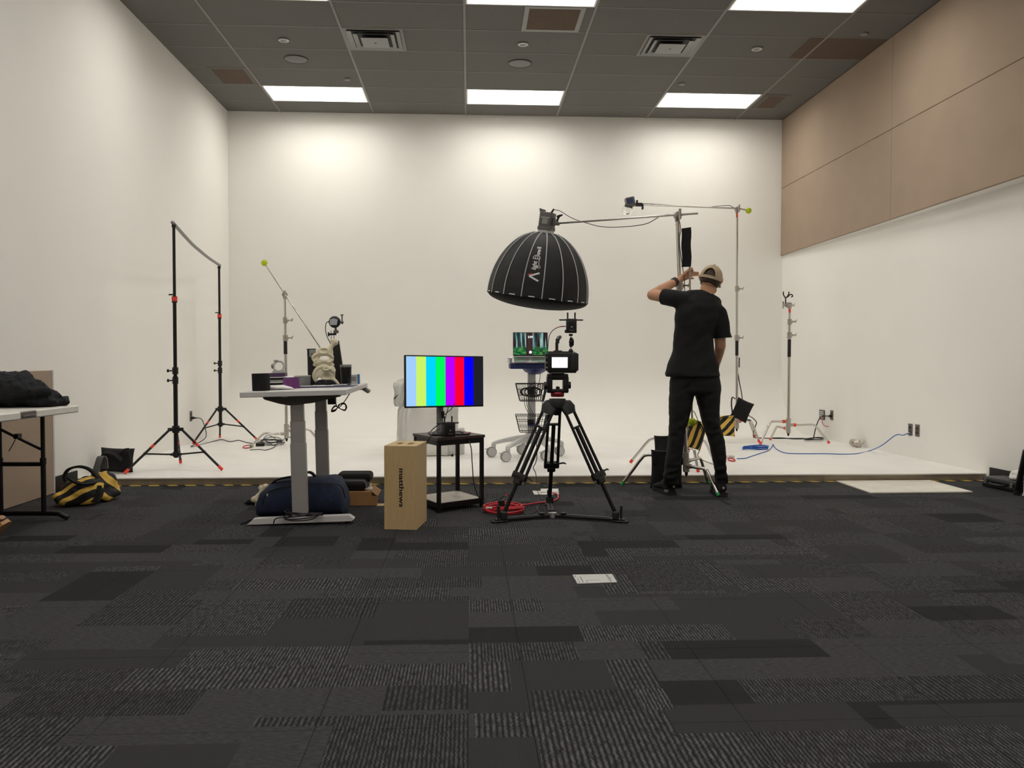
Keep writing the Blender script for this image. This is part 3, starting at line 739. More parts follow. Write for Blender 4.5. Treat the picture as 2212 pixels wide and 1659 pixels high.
# left C-stand behind the desk with its boom arm
Y1 = 9.30; c1 = at(619, 935, Y1)
f1 = [gp(541, 968, ZP), V((c1.x+.36, c1.y+.12, 0)), V((c1.x+.06, c1.y+.40, 0))]
z1 = lambda py: at(618, py, Y1).z
cs1, head1 = c_stand('c_stand', 'chrome C-stand with green tipped feet standing behind the desk', (c1.x, c1.y), ZP, f1, [.215, .25, .285], None, [z1(728), z1(690)], z1(637), (z1(765), z1(729)), 'green_tape', lean=(-.006, 0), headdir=(.2, -1, 0), hubtape=False)
hp = V((head1.x, head1.y-.045, head1.z))
bt = at(571, 568, Y1-.12); dirn = (hp-bt); end = bt+dirn*(1.05/ dirn.length) if dirn.length < 1.0 else at(690, 752, Y1-.1)
end = at(692, 752, Y1+.05)
ba = part(MB().tube([bt, end], .008, 10), 'boom_arm', M_('chrome'), cs1)
part(ball(MB(), bt), 'tennis_ball', M_('tennis_ball'), ba, 'yellow tennis ball cap')

# black cable run on the platform at the left, power brick
pk = oL+V((.008, 0, -.02))
t = thing('power_cable', 'black power cable from the left wall outlet across the platform', 'cable', (pk.x, pk.y, ZP))
cz = ZP+.005
fpt = lambda px, py: gp(px, py, cz)
part(MB().tube([pk+V((.035, 0, 0)), at(433, 904, 9.7), at(440, 915, 9.6), V((at(444, 935, 9.45).x, 9.45, .16)), V((-3.02, 9.35, .07))]+[fpt(x, y) for x, y in ((470, 951), (482, 950), (497, 954), (515, 951), (530, 955), (548, 958), (560, 955))], .0045, 7, 6), 'cord', M_('cable_black'), t, smooth=180)
part(MB().box(pk+V((.015, 0, 0)), (.03, .03, .03), .006).cyl(pk+V((.03, 0, 0)), pk+V((.06, 0, -.002)), .010, .006, 10), 'plug', M_('black_plastic'), t)
bk = fpt(562, 963); R = MX.Rotation(.25, 4, 'Z')
one(MB().box((bk.x, bk.y, ZP+.017), (.095, .045, .033), .006, R, 2), 'power_brick', M_('black_plastic'), 'small black power brick by the foot of the left C-stand', 'power adapter')
mb = MB(); random.seed(5)
for k in range(6):
    c = fpt(585+random.uniform(-6, 8), 957+random.uniform(-4, 4)); a0 = random.uniform(0, .6)
    mb.tube([(c.x+(.12+.03*random.random())*math.cos(a)*math.cos(a0)-.05*math.sin(a)*math.sin(a0), c.y+(.14+.05*random.random())*math.sin(a), cz+.004+.006*k+.01*math.sin(2*a+k)) for a in [2*PI*i/20 for i in range(20)]], .0042, 6, 0, True)
mb.tube([fpt(600, 957), fpt(592, 966), fpt(575, 972), fpt(560, 971), fpt(540, 972)], .0042, 6, 6)
mb.tube([fpt(590, 962), fpt(570, 948), fpt(578, 941), fpt(590, 944), fpt(602, 953), fpt(612, 949), fpt(626, 944), fpt(640, 943)], .0042, 6, 6)
one(mb, 'cable_tangle', M_('cable_black'), 'tangle of thin black cable on the platform by the left C-stand', 'cable', smooth=180)
mb = MB(); c = fpt(540, 966)
mb.tube([(c.x-.02+.05*math.cos(a), c.y+.1*math.sin(a), ZP+.012+.006*math.sin(a)) for a in [2*PI*i/16 for i in range(16)]], .006, 6, 0, True)
one(mb, 'red_cable_loop', M_('red_cable'), 'short red cable loop around the left C-stand foot', 'cable', smooth=180)
# ================================================================== STANDING DESK AND WHAT IS ON AND UNDER IT
# the desk leans very slightly: its right foot glide is screwed out further than the left one
DM = MX.Translation(V((-1.349, 5.27, .0))) @ MX.Rotation(.03, 4, 'Z') @ MX.Rotation(-.023, 4, 'Y')
ZT = .832; DL = 1.46; DW = .625
t = thing('standing_desk', 'white standing desk with grey T-legs, cluttered with models', 'desk', M=DM)
part(MB(DM).box2((.0, -.16, ZT-.033), (DW, -.16+DL, ZT), .003), 'desk_top', M_('desk_white'), t)
for k, y in enumerate((.04, 1.05)):
    x = .302
    part(MB(DM).box2((x-.047, y-.028, .03), (x+.047, y+.028, .50), .004).box2((x-.0435, y-.025, .49), (x+.0435, y+.025, .64), .004).box2((x-.040, y-.022, .63), (x+.040, y+.022, ZT-.09), .003), 'leg', M_('desk_grey'), t)
    fo = [(.0, .0), (.64, .0), (.655, .012), (.625, .034), (.06, .034), (.035, .03)]
    part(MB(DM @ MX.Translation(V((-.02, y+.036, .006))) @ MX.Rotation(PI/2, 4, 'X')).prism(fo, .072), 'foot', M_('desk_white'), t)
    part(MB(DM).cyl((.03, y, -.001), (.03, y, .008), .016, n=10).cyl((.595, y, -.0165), (.595, y, .008), .016, n=10), 'glide', M_('black_rubber'), t)
    br = [(.10, 0), (.57, 0), (.57, -.014), (.50, -.028), (.40, -.05), (.26, -.062), (.20, -.05), (.11, -.022), (.10, -.012)]
    part(MB(DM @ MX.Translation(V((0, y+.03, ZT-.0335))) @ MX.Rotation(PI/2, 4, 'X')).prism(br, .06), 'bracket', M_('desk_dark'), t)
part(MB(DM).box2((.27, .07, ZT-.075), (.33, 1.02, ZT-.035), .004), 'beam', M_('desk_dark'), t)
part(MB(DM).box2((.36, .98, ZT-.145), (.42, 1.02, ZT-.04), .004), 'control_box', M_('black_plastic'), t)
part(MB(DM).box2((.215, -.008, ZT-.043), (.255, .0, ZT-.035), .001), 'screw_tab', M_('plastic_white'), t)
part(MB(DM).box((DW-.01, DL-.20, ZT-.05), (.07, .10, .03), .006, MX.Rotation(.6, 4, 'Y')).box((DW-.04, DL-.20, ZT-.042), (.05, .08, .02), .003), 'control_paddle', M_('mid_grey'), t)

def on_desk(px, py, Y):
    """point on the desk top below pixel column px at depth Y (metres into the room)"""
    p = at(px, py, Y); q = DM.inverted() @ p; return V((q.x, q.y, ZT))
def dthing(name, lab, cat, q, **k): return thing(name, lab, cat, M=DM @ MX.Translation(q), **k)
def DMB(q, rz=0): return MB(DM @ MX.Translation(q) @ MX.Rotation(rz, 4, 'Z'))

q = on_desk(564.5, 846, 5.30); t = dthing('cup', 'plain black straight-sided cup at the near corner of the desk', 'cup', q)
part(DMB(q).lathe([(.0, .001), (.051, .001), (.0535, .004), (.0545, .106), (.0525, .107), (.0515, .010), (.0, .008)], 32), 'body', M_('black_cloth'), t)
# white towel
q = on_desk(600, 842, 5.40); b = DMB(q)
b.loft([((-.075, 0, .008), .012, .008, (0, 1, 0), (0, 0, 1)), ((-.05, 0, .014), .04, .014, (0, 1, 0), (0, 0, 1)), ((.03, 0, .015), .05, .014, (0, 1, 0), (0, 0, 1)), ((.085, 0, .008), .03, .008, (0, 1, 0), (0, 0, 1)), ((.10, 0, .004), .01, .004, (0, 1, 0), (0, 0, 1))], 16); b.jitter(.004, 30, 2)
one(b, 'towel', M_('paper'), 'folded white towel on the desk beside the black cup', 'towel', smooth=180)
# stacked pale grey trays
q = on_desk(601, 833, 5.78); t = dthing('letter_tray', 'pale grey stacked trays with papers on the desk', 'tray', q)
for k in range(2):
    z = .004+k*.036
    part(DMB(q).box2((-.065, -.07, z), (.06, .09, z+.004)).box2((-.065, -.07, z), (-.060, .09, z+.03)).box2((.055, -.07, z), (.06, .09, z+.03)).box2((-.065, .086, z), (.06, .09, z+.03)), 'tray', M_('pale_grey'), t)
    part(DMB(q).box2((-.055, -.068, z+.004), (.05, .08, z+.012+.004*k), .001), 'papers', M_('mid_grey'), t)
part(DMB(q).box2((-.05, -.066, .058), (.045, .07, .066), .002), 'folder', M_('black_plastic'), t)
part(DMB(q).box2((-.067, -.072, .070), (.064, .092, .075), .001), 'lid', M_('pale_grey'), t)
# purple box with ring clamp
q2 = V((q.x+.0, q.y+.02, ZT+.0755)); t = dthing('ring_clamp', 'grey ring shaped clamp on a flat purple box, on the trays', 'clamp', q2)
part(DMB(q2).box2((-.052, -.04, 0), (.052, .04, .026), .002), 'purple_box', M_('violet_dark'), t)
rg = DMB(q2); rg.tube([(.005+.035*math.cos(a), 0, .072+.035*math.sin(a)) for a in [2*PI*i/28 for i in range(28)]], .0085, 10, 0, True)
part(rg, 'ring', M_('pale_grey'), t)
part(DMB(q2).prism([(-.045, .026), (.048, .026), (.040, .05), (.02, .042), (-.012, .042), (-.03, .052), (-.034, .042)], .016, MX.Translation(V((0, .008, 0))) @ MX.Rotation(PI/2, 4, 'X')), 'foot', M_('pale_grey'), t)
part(DMB(q2).sphere((-.036, 0, .072), (.012, .012, .018), 12, 8).sphere((-.012, 0, .107), (.02, .011, .008), 12, 8), 'thumb_pad', M_('mid_grey'), t)
# purple mesh pot and grey tub
q = on_desk(629, 836, 5.62); t = dthing('desk_pot', 'purple mesh pot on the desk', 'pot', q)
part(DMB(q).lathe([(.0, .001), (.056, .001), (.058, .004), (.049, .074), (.047, .074), (.054, .006), (.0, .004)], 6), 'body', M_('purple'), t, smooth=20)
part(DMB(q).lathe([(.050, .072), (.052, .075), (.050, .080), (.046, .078), (.046, .073)], 6), 'rim', M_('silver'), t)
q = on_desk(655, 832, 5.86); t = dthing('tub', 'round grey tub standing between purple pot and bone models', 'tub', q)
part(DMB(q).lathe([(.0, .001), (.047, .001), (.049, .006), (.050, .072), (.0, .072)], 24), 'body', M_('mid_grey'), t)
part(DMB(q).lathe([(.0, .072), (.052, .072), (.053, .080), (.0, .082)], 24), 'lid', M_('pale_grey'), t)
# blue mat with tools
q = on_desk(700, 833, 5.72)
one(DMB(q).box2((-.17, -.09, 0), (.20, .26, .004), .001), 'tool_mat', M_('navy_plastic'), 'dark blue mat lying on the desk under small tools', 'mat')
random.seed(3)
for k, (dx, dy, rz, L_, mt_, lab) in enumerate([(-.12, -.05, .12, .12, 'pale_grey', 'pale grey marker lying on the blue mat near its corner'), (-.10, .02, -.05, .10, 'navy_plastic', 'dark blue marker lying on the mat'), (.02, -.06, .25, .10, 'silver', 'slim silver pen lying across the mat'), (.10, .03, .1, .11, 'silver', 'silver tweezers lying on the mat by the bone models'), (-.03, .0, -.2, .09, 'paper', 'white stylus lying on the mat')]):
    z = ZT+.0095; pp = V((q.x+dx, q.y+dy, z))
    one(DMB(pp, rz).cyl((-L_/2, 0, 0), (L_/2*.8, 0, 0), .0052, n=8).cyl((L_/2*.8, 0, 0), (L_/2, 0, 0), .005, .0015, 8), 'marker_pen', M_(mt_), lab, 'pen')
pp = V((q.x-.15, q.y-.05, ZT+.004)); t = dthing('scissors', 'scissors with dark blue handles on the edge of the mat', 'scissors', pp)
for s in (-1, 1):
    part(DMB(pp, .1).tube([(-.03+.016*math.cos(a), s*.015+.011*math.sin(a), .005) for a in [2*PI*i/12 for i in range(12)]], .004, 6, 0, True), 'handle', M_('navy_plastic'), t)
    part(DMB(pp, .1).prism([(-.014, s*.006), (.02, 0), (.085, -s*.002), (.03, -s*.008)], .0025, MX.Translation(V((0, 0, .003+.001*s)))), 'blade', M_('silver'), t)
q = on_desk(742, 829, 6.0)
one(DMB(q).box2((-.09, -.03, .0045), (.05, .05, .012), .002), 'tablet', M_('lamp_grey'), 'flat grey tablet lying on the mat beside the black can', 'tablet')
# black upright bracket with grey clamp
q = on_desk(677, 820, 6.05); t = dthing('upright_bracket', 'black upright bracket with grey clamp block, left of the bone models', 'bracket', q)
part(DMB(q).box2((-.035, -.02, 0), (.022, .02, .26), .003), 'upright', M_('black_plastic'), t)
part(DMB(q).box2((-.045, -.05, 0), (.06, .05, .012), .002), 'base', M_('black_plastic'), t)
part(DMB(q).box2((-.018, -.038, .205), (.028, -.0205, .256), .003), 'clamp_block', M_('mid_grey'), t)
part(DMB(q).cyl((-.004, -.045, .226), (.022, -.045, .226), .003, n=8), 'screw', M_('black_metal'), t)
part(DMB(q).box2((-.040, -.02, .26), (.024, .02, .264), .001), 'cap', M_('black_metal'), t)
# anatomical bone models (pelvis halves)
def bone(name, lab, base, parts_, cuts_=(), vox=.0040, it=4):
    b = MB(DM @ MX.Translation(base)); c = MB(DM @ MX.Translation(base))
    for p in parts_:
        if p[0] == 'c': b.caps([V(x) for x in p[1]], p[2], 12)
        else: b.sphere(p[1], p[2], 20, 12)
    for ce_, r_ in cuts_: c.sphere(ce_, r_, 18, 12)
    remesh(b, vox, it, .5, c if cuts_ else None)
    return one(b, name, M_('bone'), lab, 'bone model', smooth=180)
qb = on_desk(703, 822, 5.98)
def arc(cx, cz, rx, rz_, a0, a1, n, y0=0, y1=0): return [(cx+rx*math.cos(a0+(a1-a0)*i/n), y0+(y1-y0)*i/n, cz+rz_*math.sin(a0+(a1-a0)*i/n)) for i in range(n+1)]
low = [('s', (-.008, .004, .072), (.078, .026, .072)), ('c', arc(-.008, .072, .070, .066, .15*PI, 1.15*PI, 9, -.012, -.004), [.010, .013, .014, .014, .014, .014, .014, .014, .013, .012]),
       ('s', (.012, -.018, .118), (.030, .016, .014)), ('c', [(.045, 0, .05), (.072, .0, .028), (.088, .0, .012)], [.018, .015, .011]), ('c', [(-.05, 0, .03), (-.045, 0, .010)], [.018, .010]), ('c', [(.055, .0, .06), (.064, .0, .11), (.05, 0, .135)], [.010, .011, .012])]
bone('bone_model', 'cream pelvis bone model standing on the desk, lower one of two', qb, low, [((-.040, 0, .048), (.017, .08, .015)), ((.012, -.040, .066), (.040, .036, .034)), ((.03, 0, .010), (.026, .08, .02)), ((.012, -.034, .121), (.020, .014, .008))])
qu = V((qb.x-.008, qb.y+.004, ZT+.139))
upp = [('s', (-.004, .004, .050), (.076, .024, .050)), ('c', arc(-.004, .058, .070, .034, .05*PI, 1.05*PI, 8, -.012, -.010), [.010, .011, .012, .013, .013, .013, .013, .012, .011]), ('c', arc(-.002, .045, .066, .026, 1.1*PI, 1.95*PI, 6, -.012, -.012), [.011, .011, .011, .011, .011, .010, .010]),
       ('s', (.004, -.002, .104), (.050, .030, .030)), ('s', (.044, .0, .095), (.024, .022, .036)), ('c', [(.035, 0, .105), (.056, 0, .138), (.078, 0, .166)], [.022, .016, .018]), ('s', (.085, 0, .166), (.019, .02, .024)), ('s', (.066, 0, .180), (.02, .018, .012)), ('s', (-.05, .0, .012), (.028, .018, .016)), ('s', (.045, .0, .010), (.03, .016, .014))]
bone('bone_model', 'cream hip bone model with round head, perched on the other bone model', qu, upp, [((.004, 0, .058), (.038, .08, .014)), ((.004, -.038, .110), (.034, .030, .020)), ((-.052, 0, .034), (.006, .08, .006)), ((-.052, 0, .005), (.006, .08, .006)), ((.0, -.035, .018), (.05, .026, .012))])
# black cable loops in front of the bones
b = DMB(V((qb.x+.01, qb.y-.085, ZT+.006)))
for k in range(5): b.tube([((.075-.006*k)*math.cos(a), .03*math.sin(a), .006+.007*k+.004*math.sin(2*a+k)) for a in [2*PI*i/22 for i in range(22)]], .0045, 6, 0, True)
one(b, 'black_cable_coil', M_('cable_black'), 'coil of black cable on the mat in front of the bone models', 'cable', smooth=180)
# slim stand with a round lamp
q = on_desk(729, 812, 6.22); t = dthing('desk_lamp', 'round black lamp with silver face on two rods above black panel', 'lamp', q)
part(DMB(q).add([(-.036, -.02, 0), (.055, -.02, 0), (.055, .03, 0), (-.036, .03, 0), (-.036, -.015, .325), (.018, -.015, .320), (.018, .015, .320), (-.036, .015, .325)], [(0, 1, 2, 3), (4, 7, 6, 5), (0, 4, 5, 1), (1, 5, 6, 2), (2, 6, 7, 3), (3, 7, 4, 0)]), 'panel', M_('black_plastic'), t)
part(DMB(q).cyl((-.040, .022, .02), (-.040, .022, .395), .0038, n=8), 'rod', M_('silver'), t); part(DMB(q).cyl((-.020, .022, .02), (-.020, .022, .385), .0038, n=8), 'rod', M_('silver'), t)
part(DMB(q).box2((-.062, .008, .362), (-.002, .036, .376), .003).cyl((-.058, .02, .355), (-.058, .02, .384), .006, n=8), 'clamp_bar', M_('black_metal'), t)
part(DMB(q).box2((-.022, .005, .376), (.014, .04, .398), .004).cyl((-.006, .02, .395), (-.006, .02, .42), .008, n=8), 'swivel', M_('lamp_grey'), t)
T = MX.Translation(V((-.012, .02, .458))) @ MX.Rotation(PI/2, 4, 'X')
hd = part(DMB(q).lathe([(0, -.03), (.03, -.028), (.041, -.016), (.044, 0), (.041, .018), (.034, .026), (0, .027)], 28, T), 'lamp_head', M_('black_plastic'), t)
part(DMB(q).prism([(-.032, -.022), (.018, -.024), (.026, .016), (.0, .026), (-.030, .018)], .006, MX.Translation(V((-.012, -.0065, .458))) @ MX.Rotation(PI/2, 4, 'X')), 'silver_face', M_('face_silver'), hd)
part(DMB(q).cyl((.03, .02, .455), (.052, .02, .455), .008, n=8).cyl((.042, .02, .44), (.042, .02, .505), .005, n=8).cyl((.042, .02, .503), (.042, .02, .512), .011, n=10), 'thumb_screw', M_('lamp_grey'), t)
part(DMB(q).tube([(-.05, .0, .462), (-.068, -.01, .45), (-.075, -.01, .40), (-.062, -.012, .345), (-.04, -.018, .30), (-.02, -.022, .26), (.0, -.026, .20), (.004, -.03, .08), (.0, -.04, .02)], .0032, 6, 6), 'cord', M_('cable_black'), t)
# black can, small box
q = on_desk(748, 829, 6.10); t = dthing('can', 'tall black can with grey rim standing on the desk', 'can', q)
part(DMB(q).lathe([(.0, .005), (.034, .005), (.036, .008), (.0405, .130), (.0, .130)], 28), 'body', M_('black_plastic'), t)
part(DMB(q).lathe([(.0405, .128), (.0415, .130), (.0415, .145), (.038, .147), (.037, .134), (.0, .132)], 28), 'rim', M_('mid_grey'), t)
q = on_desk(767, 826, 6.36); t = dthing('small_box', 'small white box with blue side at the far desk corner', 'box', q)
part(DMB(q).box2((-.034, -.03, 0), (.022, .03, .07), .001), 'carton', M_('pale_grey'), t)
part(DMB(q).box2((.0222, -.031, 0), (.034, .031, .072), .001), 'blue_side', pm('box_blue', (60, 120, 165), .6), t)
part(DMB(q).box2((-.024, -.0315, .02), (.012, -.0302, .055)), 'print', M_('mid_grey'), t)
# cord tied in a bow, hanging from the desk edge
b = MB(); Yc = 6.0; A = lambda x, y: at(x, y, Yc)
b.tube([A(722, 862), A(727, 876), A(730, 881)], .0035, 6, 5).tube([A(758, 846), A(745, 866), A(734, 879), A(730, 881)], .0035, 6, 5)
for k in range(3):
    s = 1-.12*k
    b.tube([A(730, 880), A(736-2*k, 872+k), A(744, 871+k), A(749-k, 879), A(745, 887-k), A(737, 884), A(730, 880)], .0032, 6, 5)
    b.tube([A(730, 880), A(724, 876+k), A(718, 882+k), A(716+k, 889), A(723, 888-k), A(730, 880)], .0032, 6, 5)
b.box(A(721, 887), (.035, .012, .014), .004, MX.Rotation(-.3, 4, 'Y'))
one(b, 'hanging_cord', M_('cable_black'), 'black cord tied in a bow, hanging below the desk edge', 'cable', smooth=180)

# ---- under the desk
t = thing('duffel_bag', 'navy blue duffel bag on the carpet under the desk', 'bag', (-1.07, 5.72, 0))
b = MB(); Yd = 5.68
sec = [(563, 1118, 1078), (572, 1118, 1056), (590, 1118, 1042), (615, 1119, 1036), (650, 1119, 1033), (690, 1119, 1030), (722, 1119, 1026), (735, 1119, 1032), (745, 1119, 1055), (750, 1118, 1078)]
rings = []
for px, yb, yt in sec:
    p0, p1 = at(px, yb, Yd-.12), at(px, yt, Yd); zc = (p1.z+.002)/2; e = .72 if px in (563, 750) else 1.
    rings.append(((p1.x, Yd, zc), .165*e, zc, (0, 1, 0), (0, 0, 1), .62))
b.loft(rings, 24); b.jitter(.008, 11, 3)
for v in b.bm.verts: v.co.z = max(v.co.z, .001)
part(b, 'body', M_('navy_cloth'), t, smooth=60)
part(MB().strap([at(584, 1050, 5.62), at(600, 1036, 5.6), at(640, 1028, 5.6), at(668, 1020, 5.66), at(682, 1030, 5.7)], .04, .012, (0, 1, 0), 6), 'handle', M_('black_cloth'), t)
part(MB().tube([at(566, 1090, 5.51), at(580, 1062, 5.52), at(640, 1046, 5.52), at(700, 1044, 5.52), at(735, 1048, 5.52), at(746, 1075, 5.54)], .004, 6, 6), 'zip', M_('black_plastic'), t)
part(MB().strap([gp(575, 1122, .01)+V((0, .02, 0)), gp(548, 1122, .012), gp(535, 1127, .008), gp(524, 1131, .006)], .05, .010, (.2, 1, 0), 5), 'strap_end', M_('black_cloth'), t)
part(MB().tube([at(578, 1066, 5.52), at(577, 1072, 5.515)], .006, 6), 'zip_pull', M_('silver'), t)
p = at(556, 1068, 5.95)
bb = MB(); bb.caps([at(572, 1055, 5.93), at(565, 1064, 5.93), at(553, 1077, 5.92)], [.021, .018, .020], 12); bb.sphere(at(574, 1052, 5.93), .024, 14, 10).sphere(at(563, 1054, 5.94), .018, 12, 8).sphere(at(549, 1079, 5.92), .023, 14, 10).sphere(at(557, 1082, 5.91), .019, 12, 8)
bb.caps([at(556, 1080, 5.93), V((at(556, 1080, 5.93).x, 5.93, .019))], [.017, .018], 10)
remesh(bb, .005, 6)
one(bb, 'bone_model', M_('bone'), 'cream long bone model leaning against the navy duffel bag', 'bone model', smooth=180)
pc = at(545, 1084, 6.05)
b = MB(); b.sphere((pc.x, 6.06, .022), (.045, .05, .021), 14, 8).sphere((pc.x-.03, 6.04, .012), (.03, .03, .011), 12, 8); remesh(b, .007, 2); b.jitter(.006, 30)
for v in b.bm.verts: v.co.z = max(v.co.z, .001)
one(b, 'glove', M_('black_cloth'), 'crumpled black glove on the carpet behind the long bone model', 'glove', smooth=180)
# cardboard box with a flap, black case on top
t = thing('cardboard_box', 'low brown cardboard box on the carpet, half hidden by the duffel bag', 'box', (-.78, 6.02, 0))
bx0, bx1 = at(728, 1090, 5.95).x, at(803, 1090, 5.95).x
part(MB().box2((bx0, 5.95, .001), (bx1, 6.25, .100), .002), 'body', M_('cardboard'), t)
part(MB().add([(bx1, 5.955, .10), (bx1+.04, 5.955, .07), (bx1+.042, 5.958, .07), (bx1+.002, 5.958, .10), (bx1, 6.2, .10), (bx1+.04, 6.2, .07), (bx1+.042, 6.2, .073), (bx1+.002, 6.2, .103)], [(0, 1, 2, 3), (4, 5, 6, 7), (0, 4, 5, 1), (3, 2, 6, 7)]).box2((bx1, 5.96, .001), (bx1+.035, 6.0, .07)), 'side_flap', M_('cardboard'), t)
part(MB().box2((bx1+.036, 5.93, .001), (at(829, 1094, 5.95).x, 6.02, .005), .001), 'floor_flap', M_('apple_wood'), t)
t = thing('instrument_case', 'rounded black hard case lying on the cardboard box', 'case', (-.8, 6.1, .1005))
z0 = .1005; x0, x1 = bx0-.02, at(793, 1050, 6.0).x
part(MB().box2((x0, 5.975, z0), (x1, 6.17, z0+.082), .035, 4), 'lower_shell', M_('black_plastic'), t)
part(MB().box2((x0, 6.02, z0+.05), (x1+.022, 6.235, z0+.115), .035, 4), 'lid', M_('black_cloth'), t)
part(MB().tube([(x0+.02, 5.973, z0+.072), (x1-.035, 5.973, z0+.072), (x1-.012, 5.974, z0+.06), (x1-.003, 5.975, z0+.04), (x1-.003, 5.975, z0+.02)], .003, 6, 4), 'piping', M_('mid_grey'), t)
b = MB(); p = V((bx1-.015, 5.99, .115)); b.box(p, (.035, .025, .02), .005).cyl(p+V((-.02, 0, .0)), p+V((-.045, 0, .0)), .006, n=8).cyl(p+V((.0, .0, .008)), p+V((.004, .005, .042)), .006, n=8)
one(b, 'white_plug', M_('paper'), 'small white plug resting on the cardboard box edge', 'plug')
# cable heap over the desk foot
b = MB(); random.seed(9); c = DM @ V((.32, -.0, .045))
for k in range(6):
    rx, ry = .085+.03*random.random(), .05+.015*random.random(); ox = random.uniform(-.02, .04)
    b.tube([(c.x+ox+rx*math.cos(a), c.y-.02+ry*math.sin(a), c.z+.003+.005*k+.014*math.sin(a+k)) for a in [2*PI*i/22 for i in range(22)]], .0038, 6, 0, True)
b.tube([(c.x-.09, c.y-.05, c.z+.01), (c.x-.15, c.y-.055, c.z), (c.x-.165, c.y-.055, c.z-.03)], .0038, 6, 5)
one(b, 'cable_heap', M_('cable_black'), 'loops of thin black cable draped over the desk foot', 'cable', smooth=180)

# ================================================================== APPLE BOX
t = thing('apple_box', 'tall wooden apple box standing on end with grip holes', 'wooden box', (-.38, 5.25, 0))
AM = MX.Translation(V((-.510, 5.119, .001))) @ MX.Rotation(-.15, 4, 'Z')
w_, d_, h_ = .199, .305, .508
bm_ = MB(AM); th = .014
bm_.box2((0, 0, 0), (w_, th, h_), .0015).box2((0, d_-th, 0), (w_, d_, h_), .0015).box2((0, th, 0), (th, d_-th, h_), .0015).box2((w_-th, th, 0), (w_, d_-th, h_), .0015).box2((th, th, .0), (w_-th, d_-th, th))
part(bm_, 'walls', M_('apple_wood'), t)
# end panel with two oblong holes
ends = MB(AM); hx = [(.045, .080), (.115, .150)]; hy0, hy1 = .10, .20
ends.box2((th, th, h_-th), (w_-th, hy0, h_-.0005)).box2((th, hy1, h_-th), (w_-th, d_-th, h_-.0005)).box2((th, hy0, h_-th), (hx[0][0], hy1, h_-.0005)).box2((hx[0][1], hy0, h_-th), (hx[1][0], hy1, h_-.0005)).box2((hx[1][1], hy0, h_-th), (w_-th, hy1, h_-.0005))
part(ends, 'end_panel', M_('apple_wood'), t)
tv, tf = text_mesh('matthews', .066, 1.0, .0016)
xs = [v[0] for v in tv]; L0 = max(xs)-min(xs); k = .235/L0
tm = MB(AM); tm.add([(.105+v[1]*.62, -.0008, .255-v[0]*k) for v in tv], tf)
part(tm, 'lettering', M_('ink_black'), t, 'dark vertical lettering', smooth=0)
# ================================================================== MONITOR ON SIDE TABLE
NC, RC_, FC = V((-.200, 5.66, 0)), V((.090, 5.88, 0)), V((-.082, 6.21, 0)); LC = NC+FC-RC_
ctr = (NC+FC)/2
t = thing('side_table', 'small side table with dark brown top, black legs and grey lower shelf', 'table', (ctr.x, ctr.y, 0))
zt2 = .505
for c in (NC, RC_, FC, LC):
    R = MX.Rotation(.65, 4, 'Z'); part(MB().box((c.x, c.y, (zt2-.018)/2+.001), (.024, .024, zt2-.02), .002, R), 'leg', M_('black_metal'), t)
def quad_slab(mb, pts, z0, z1, grow=.0):
    c = sum(pts, V())/len(pts); q = [c+(p-c)*(1+grow) for p in pts]
    n = len(q); mb.add([(p.x, p.y, z0) for p in q]+[(p.x, p.y, z1) for p in q], [tuple(range(n-1, -1, -1)), tuple(range(n, 2*n))]+[(k, (k+1) % n, n+(k+1) % n, n+k) for k in range(n)]); return mb
order = [NC, RC_, FC, LC]
part(quad_slab(MB(), order, zt2-.018, zt2, .10), 'table_top', M_('table_top_dark'), t)
part(quad_slab(MB(), order, .052, .064, .0), 'lower_shelf', M_('shelf_grey'), t)
for k in range(4):
    a, b = order[k], order[(k+1) % 4]; d = (b-a).normalized(); L_ = (b-a).length; R = MX.Rotation(math.atan2(d.y, d.x), 4, 'Z'); m = (a+b)/2
    part(MB().box((m.x, m.y, zt2-.036), (L_, .014, .036), .001, R), 'apron', M_('black_metal'), t)
    part(MB().box((m.x, m.y, .046), (L_, .014, .036), .001, R), 'shelf_rail', M_('black_metal'), t)

# monitor
mc = at(962, 824, 5.93); yawm = math.radians(30)
MM = MX.Translation(V((mc.x, mc.y, mc.z))) @ MX.Rotation(yawm, 4, 'Z') @ MX.Rotation(.012, 4, 'Y') @ MX.Rotation(-.03, 4, 'X')
W2, H2 = .622, .362
t = thing('monitor', 'flat monitor showing colour bars on the side table', 'monitor', (ctr.x, ctr.y, zt2))
hs = part(MB(MM).box2((-W2/2, 0, -H2/2), (W2/2, .018, H2/2), .003).box2((-.2, .015, -.12), (.2, .042, .12), .012, 2), 'housing', M_('black_plastic'), t)
bars = bpy.data.materials.new('colour_bars'); bars.use_nodes = True; nt = bars.node_tree
for n_ in list(nt.nodes): nt.nodes.remove(n_)
om = nt.nodes.new('ShaderNodeOutputMaterial'); em = nt.nodes.new('ShaderNodeEmission'); cr = nt.nodes.new('ShaderNodeValToRGB'); uv = nt.nodes.new('ShaderNodeUVMap'); sp = nt.nodes.new('ShaderNodeSeparateXYZ')
nt.links.new(uv.outputs[0], sp.inputs[0]); nt.links.new(sp.outputs[0], cr.inputs[0]); nt.links.new(cr.outputs[0], em.inputs[0]); nt.links.new(em.outputs[0], om.inputs[0])
cr.color_ramp.interpolation = 'CONSTANT'
cols = [(163, 207, 255), (204, 244, 104), (0, 214, 255), (0, 250, 92), (186, 0, 255), (255, 0, 52), (8, 0, 255), (33, 33, 42)]
el = cr.color_ramp.elements
while len(el) < 8: el.new(.5)
for k, c in enumerate(cols): el[k].position = k/8.; el[k].color = lin(c)
em.inputs[1].default_value = 1.0
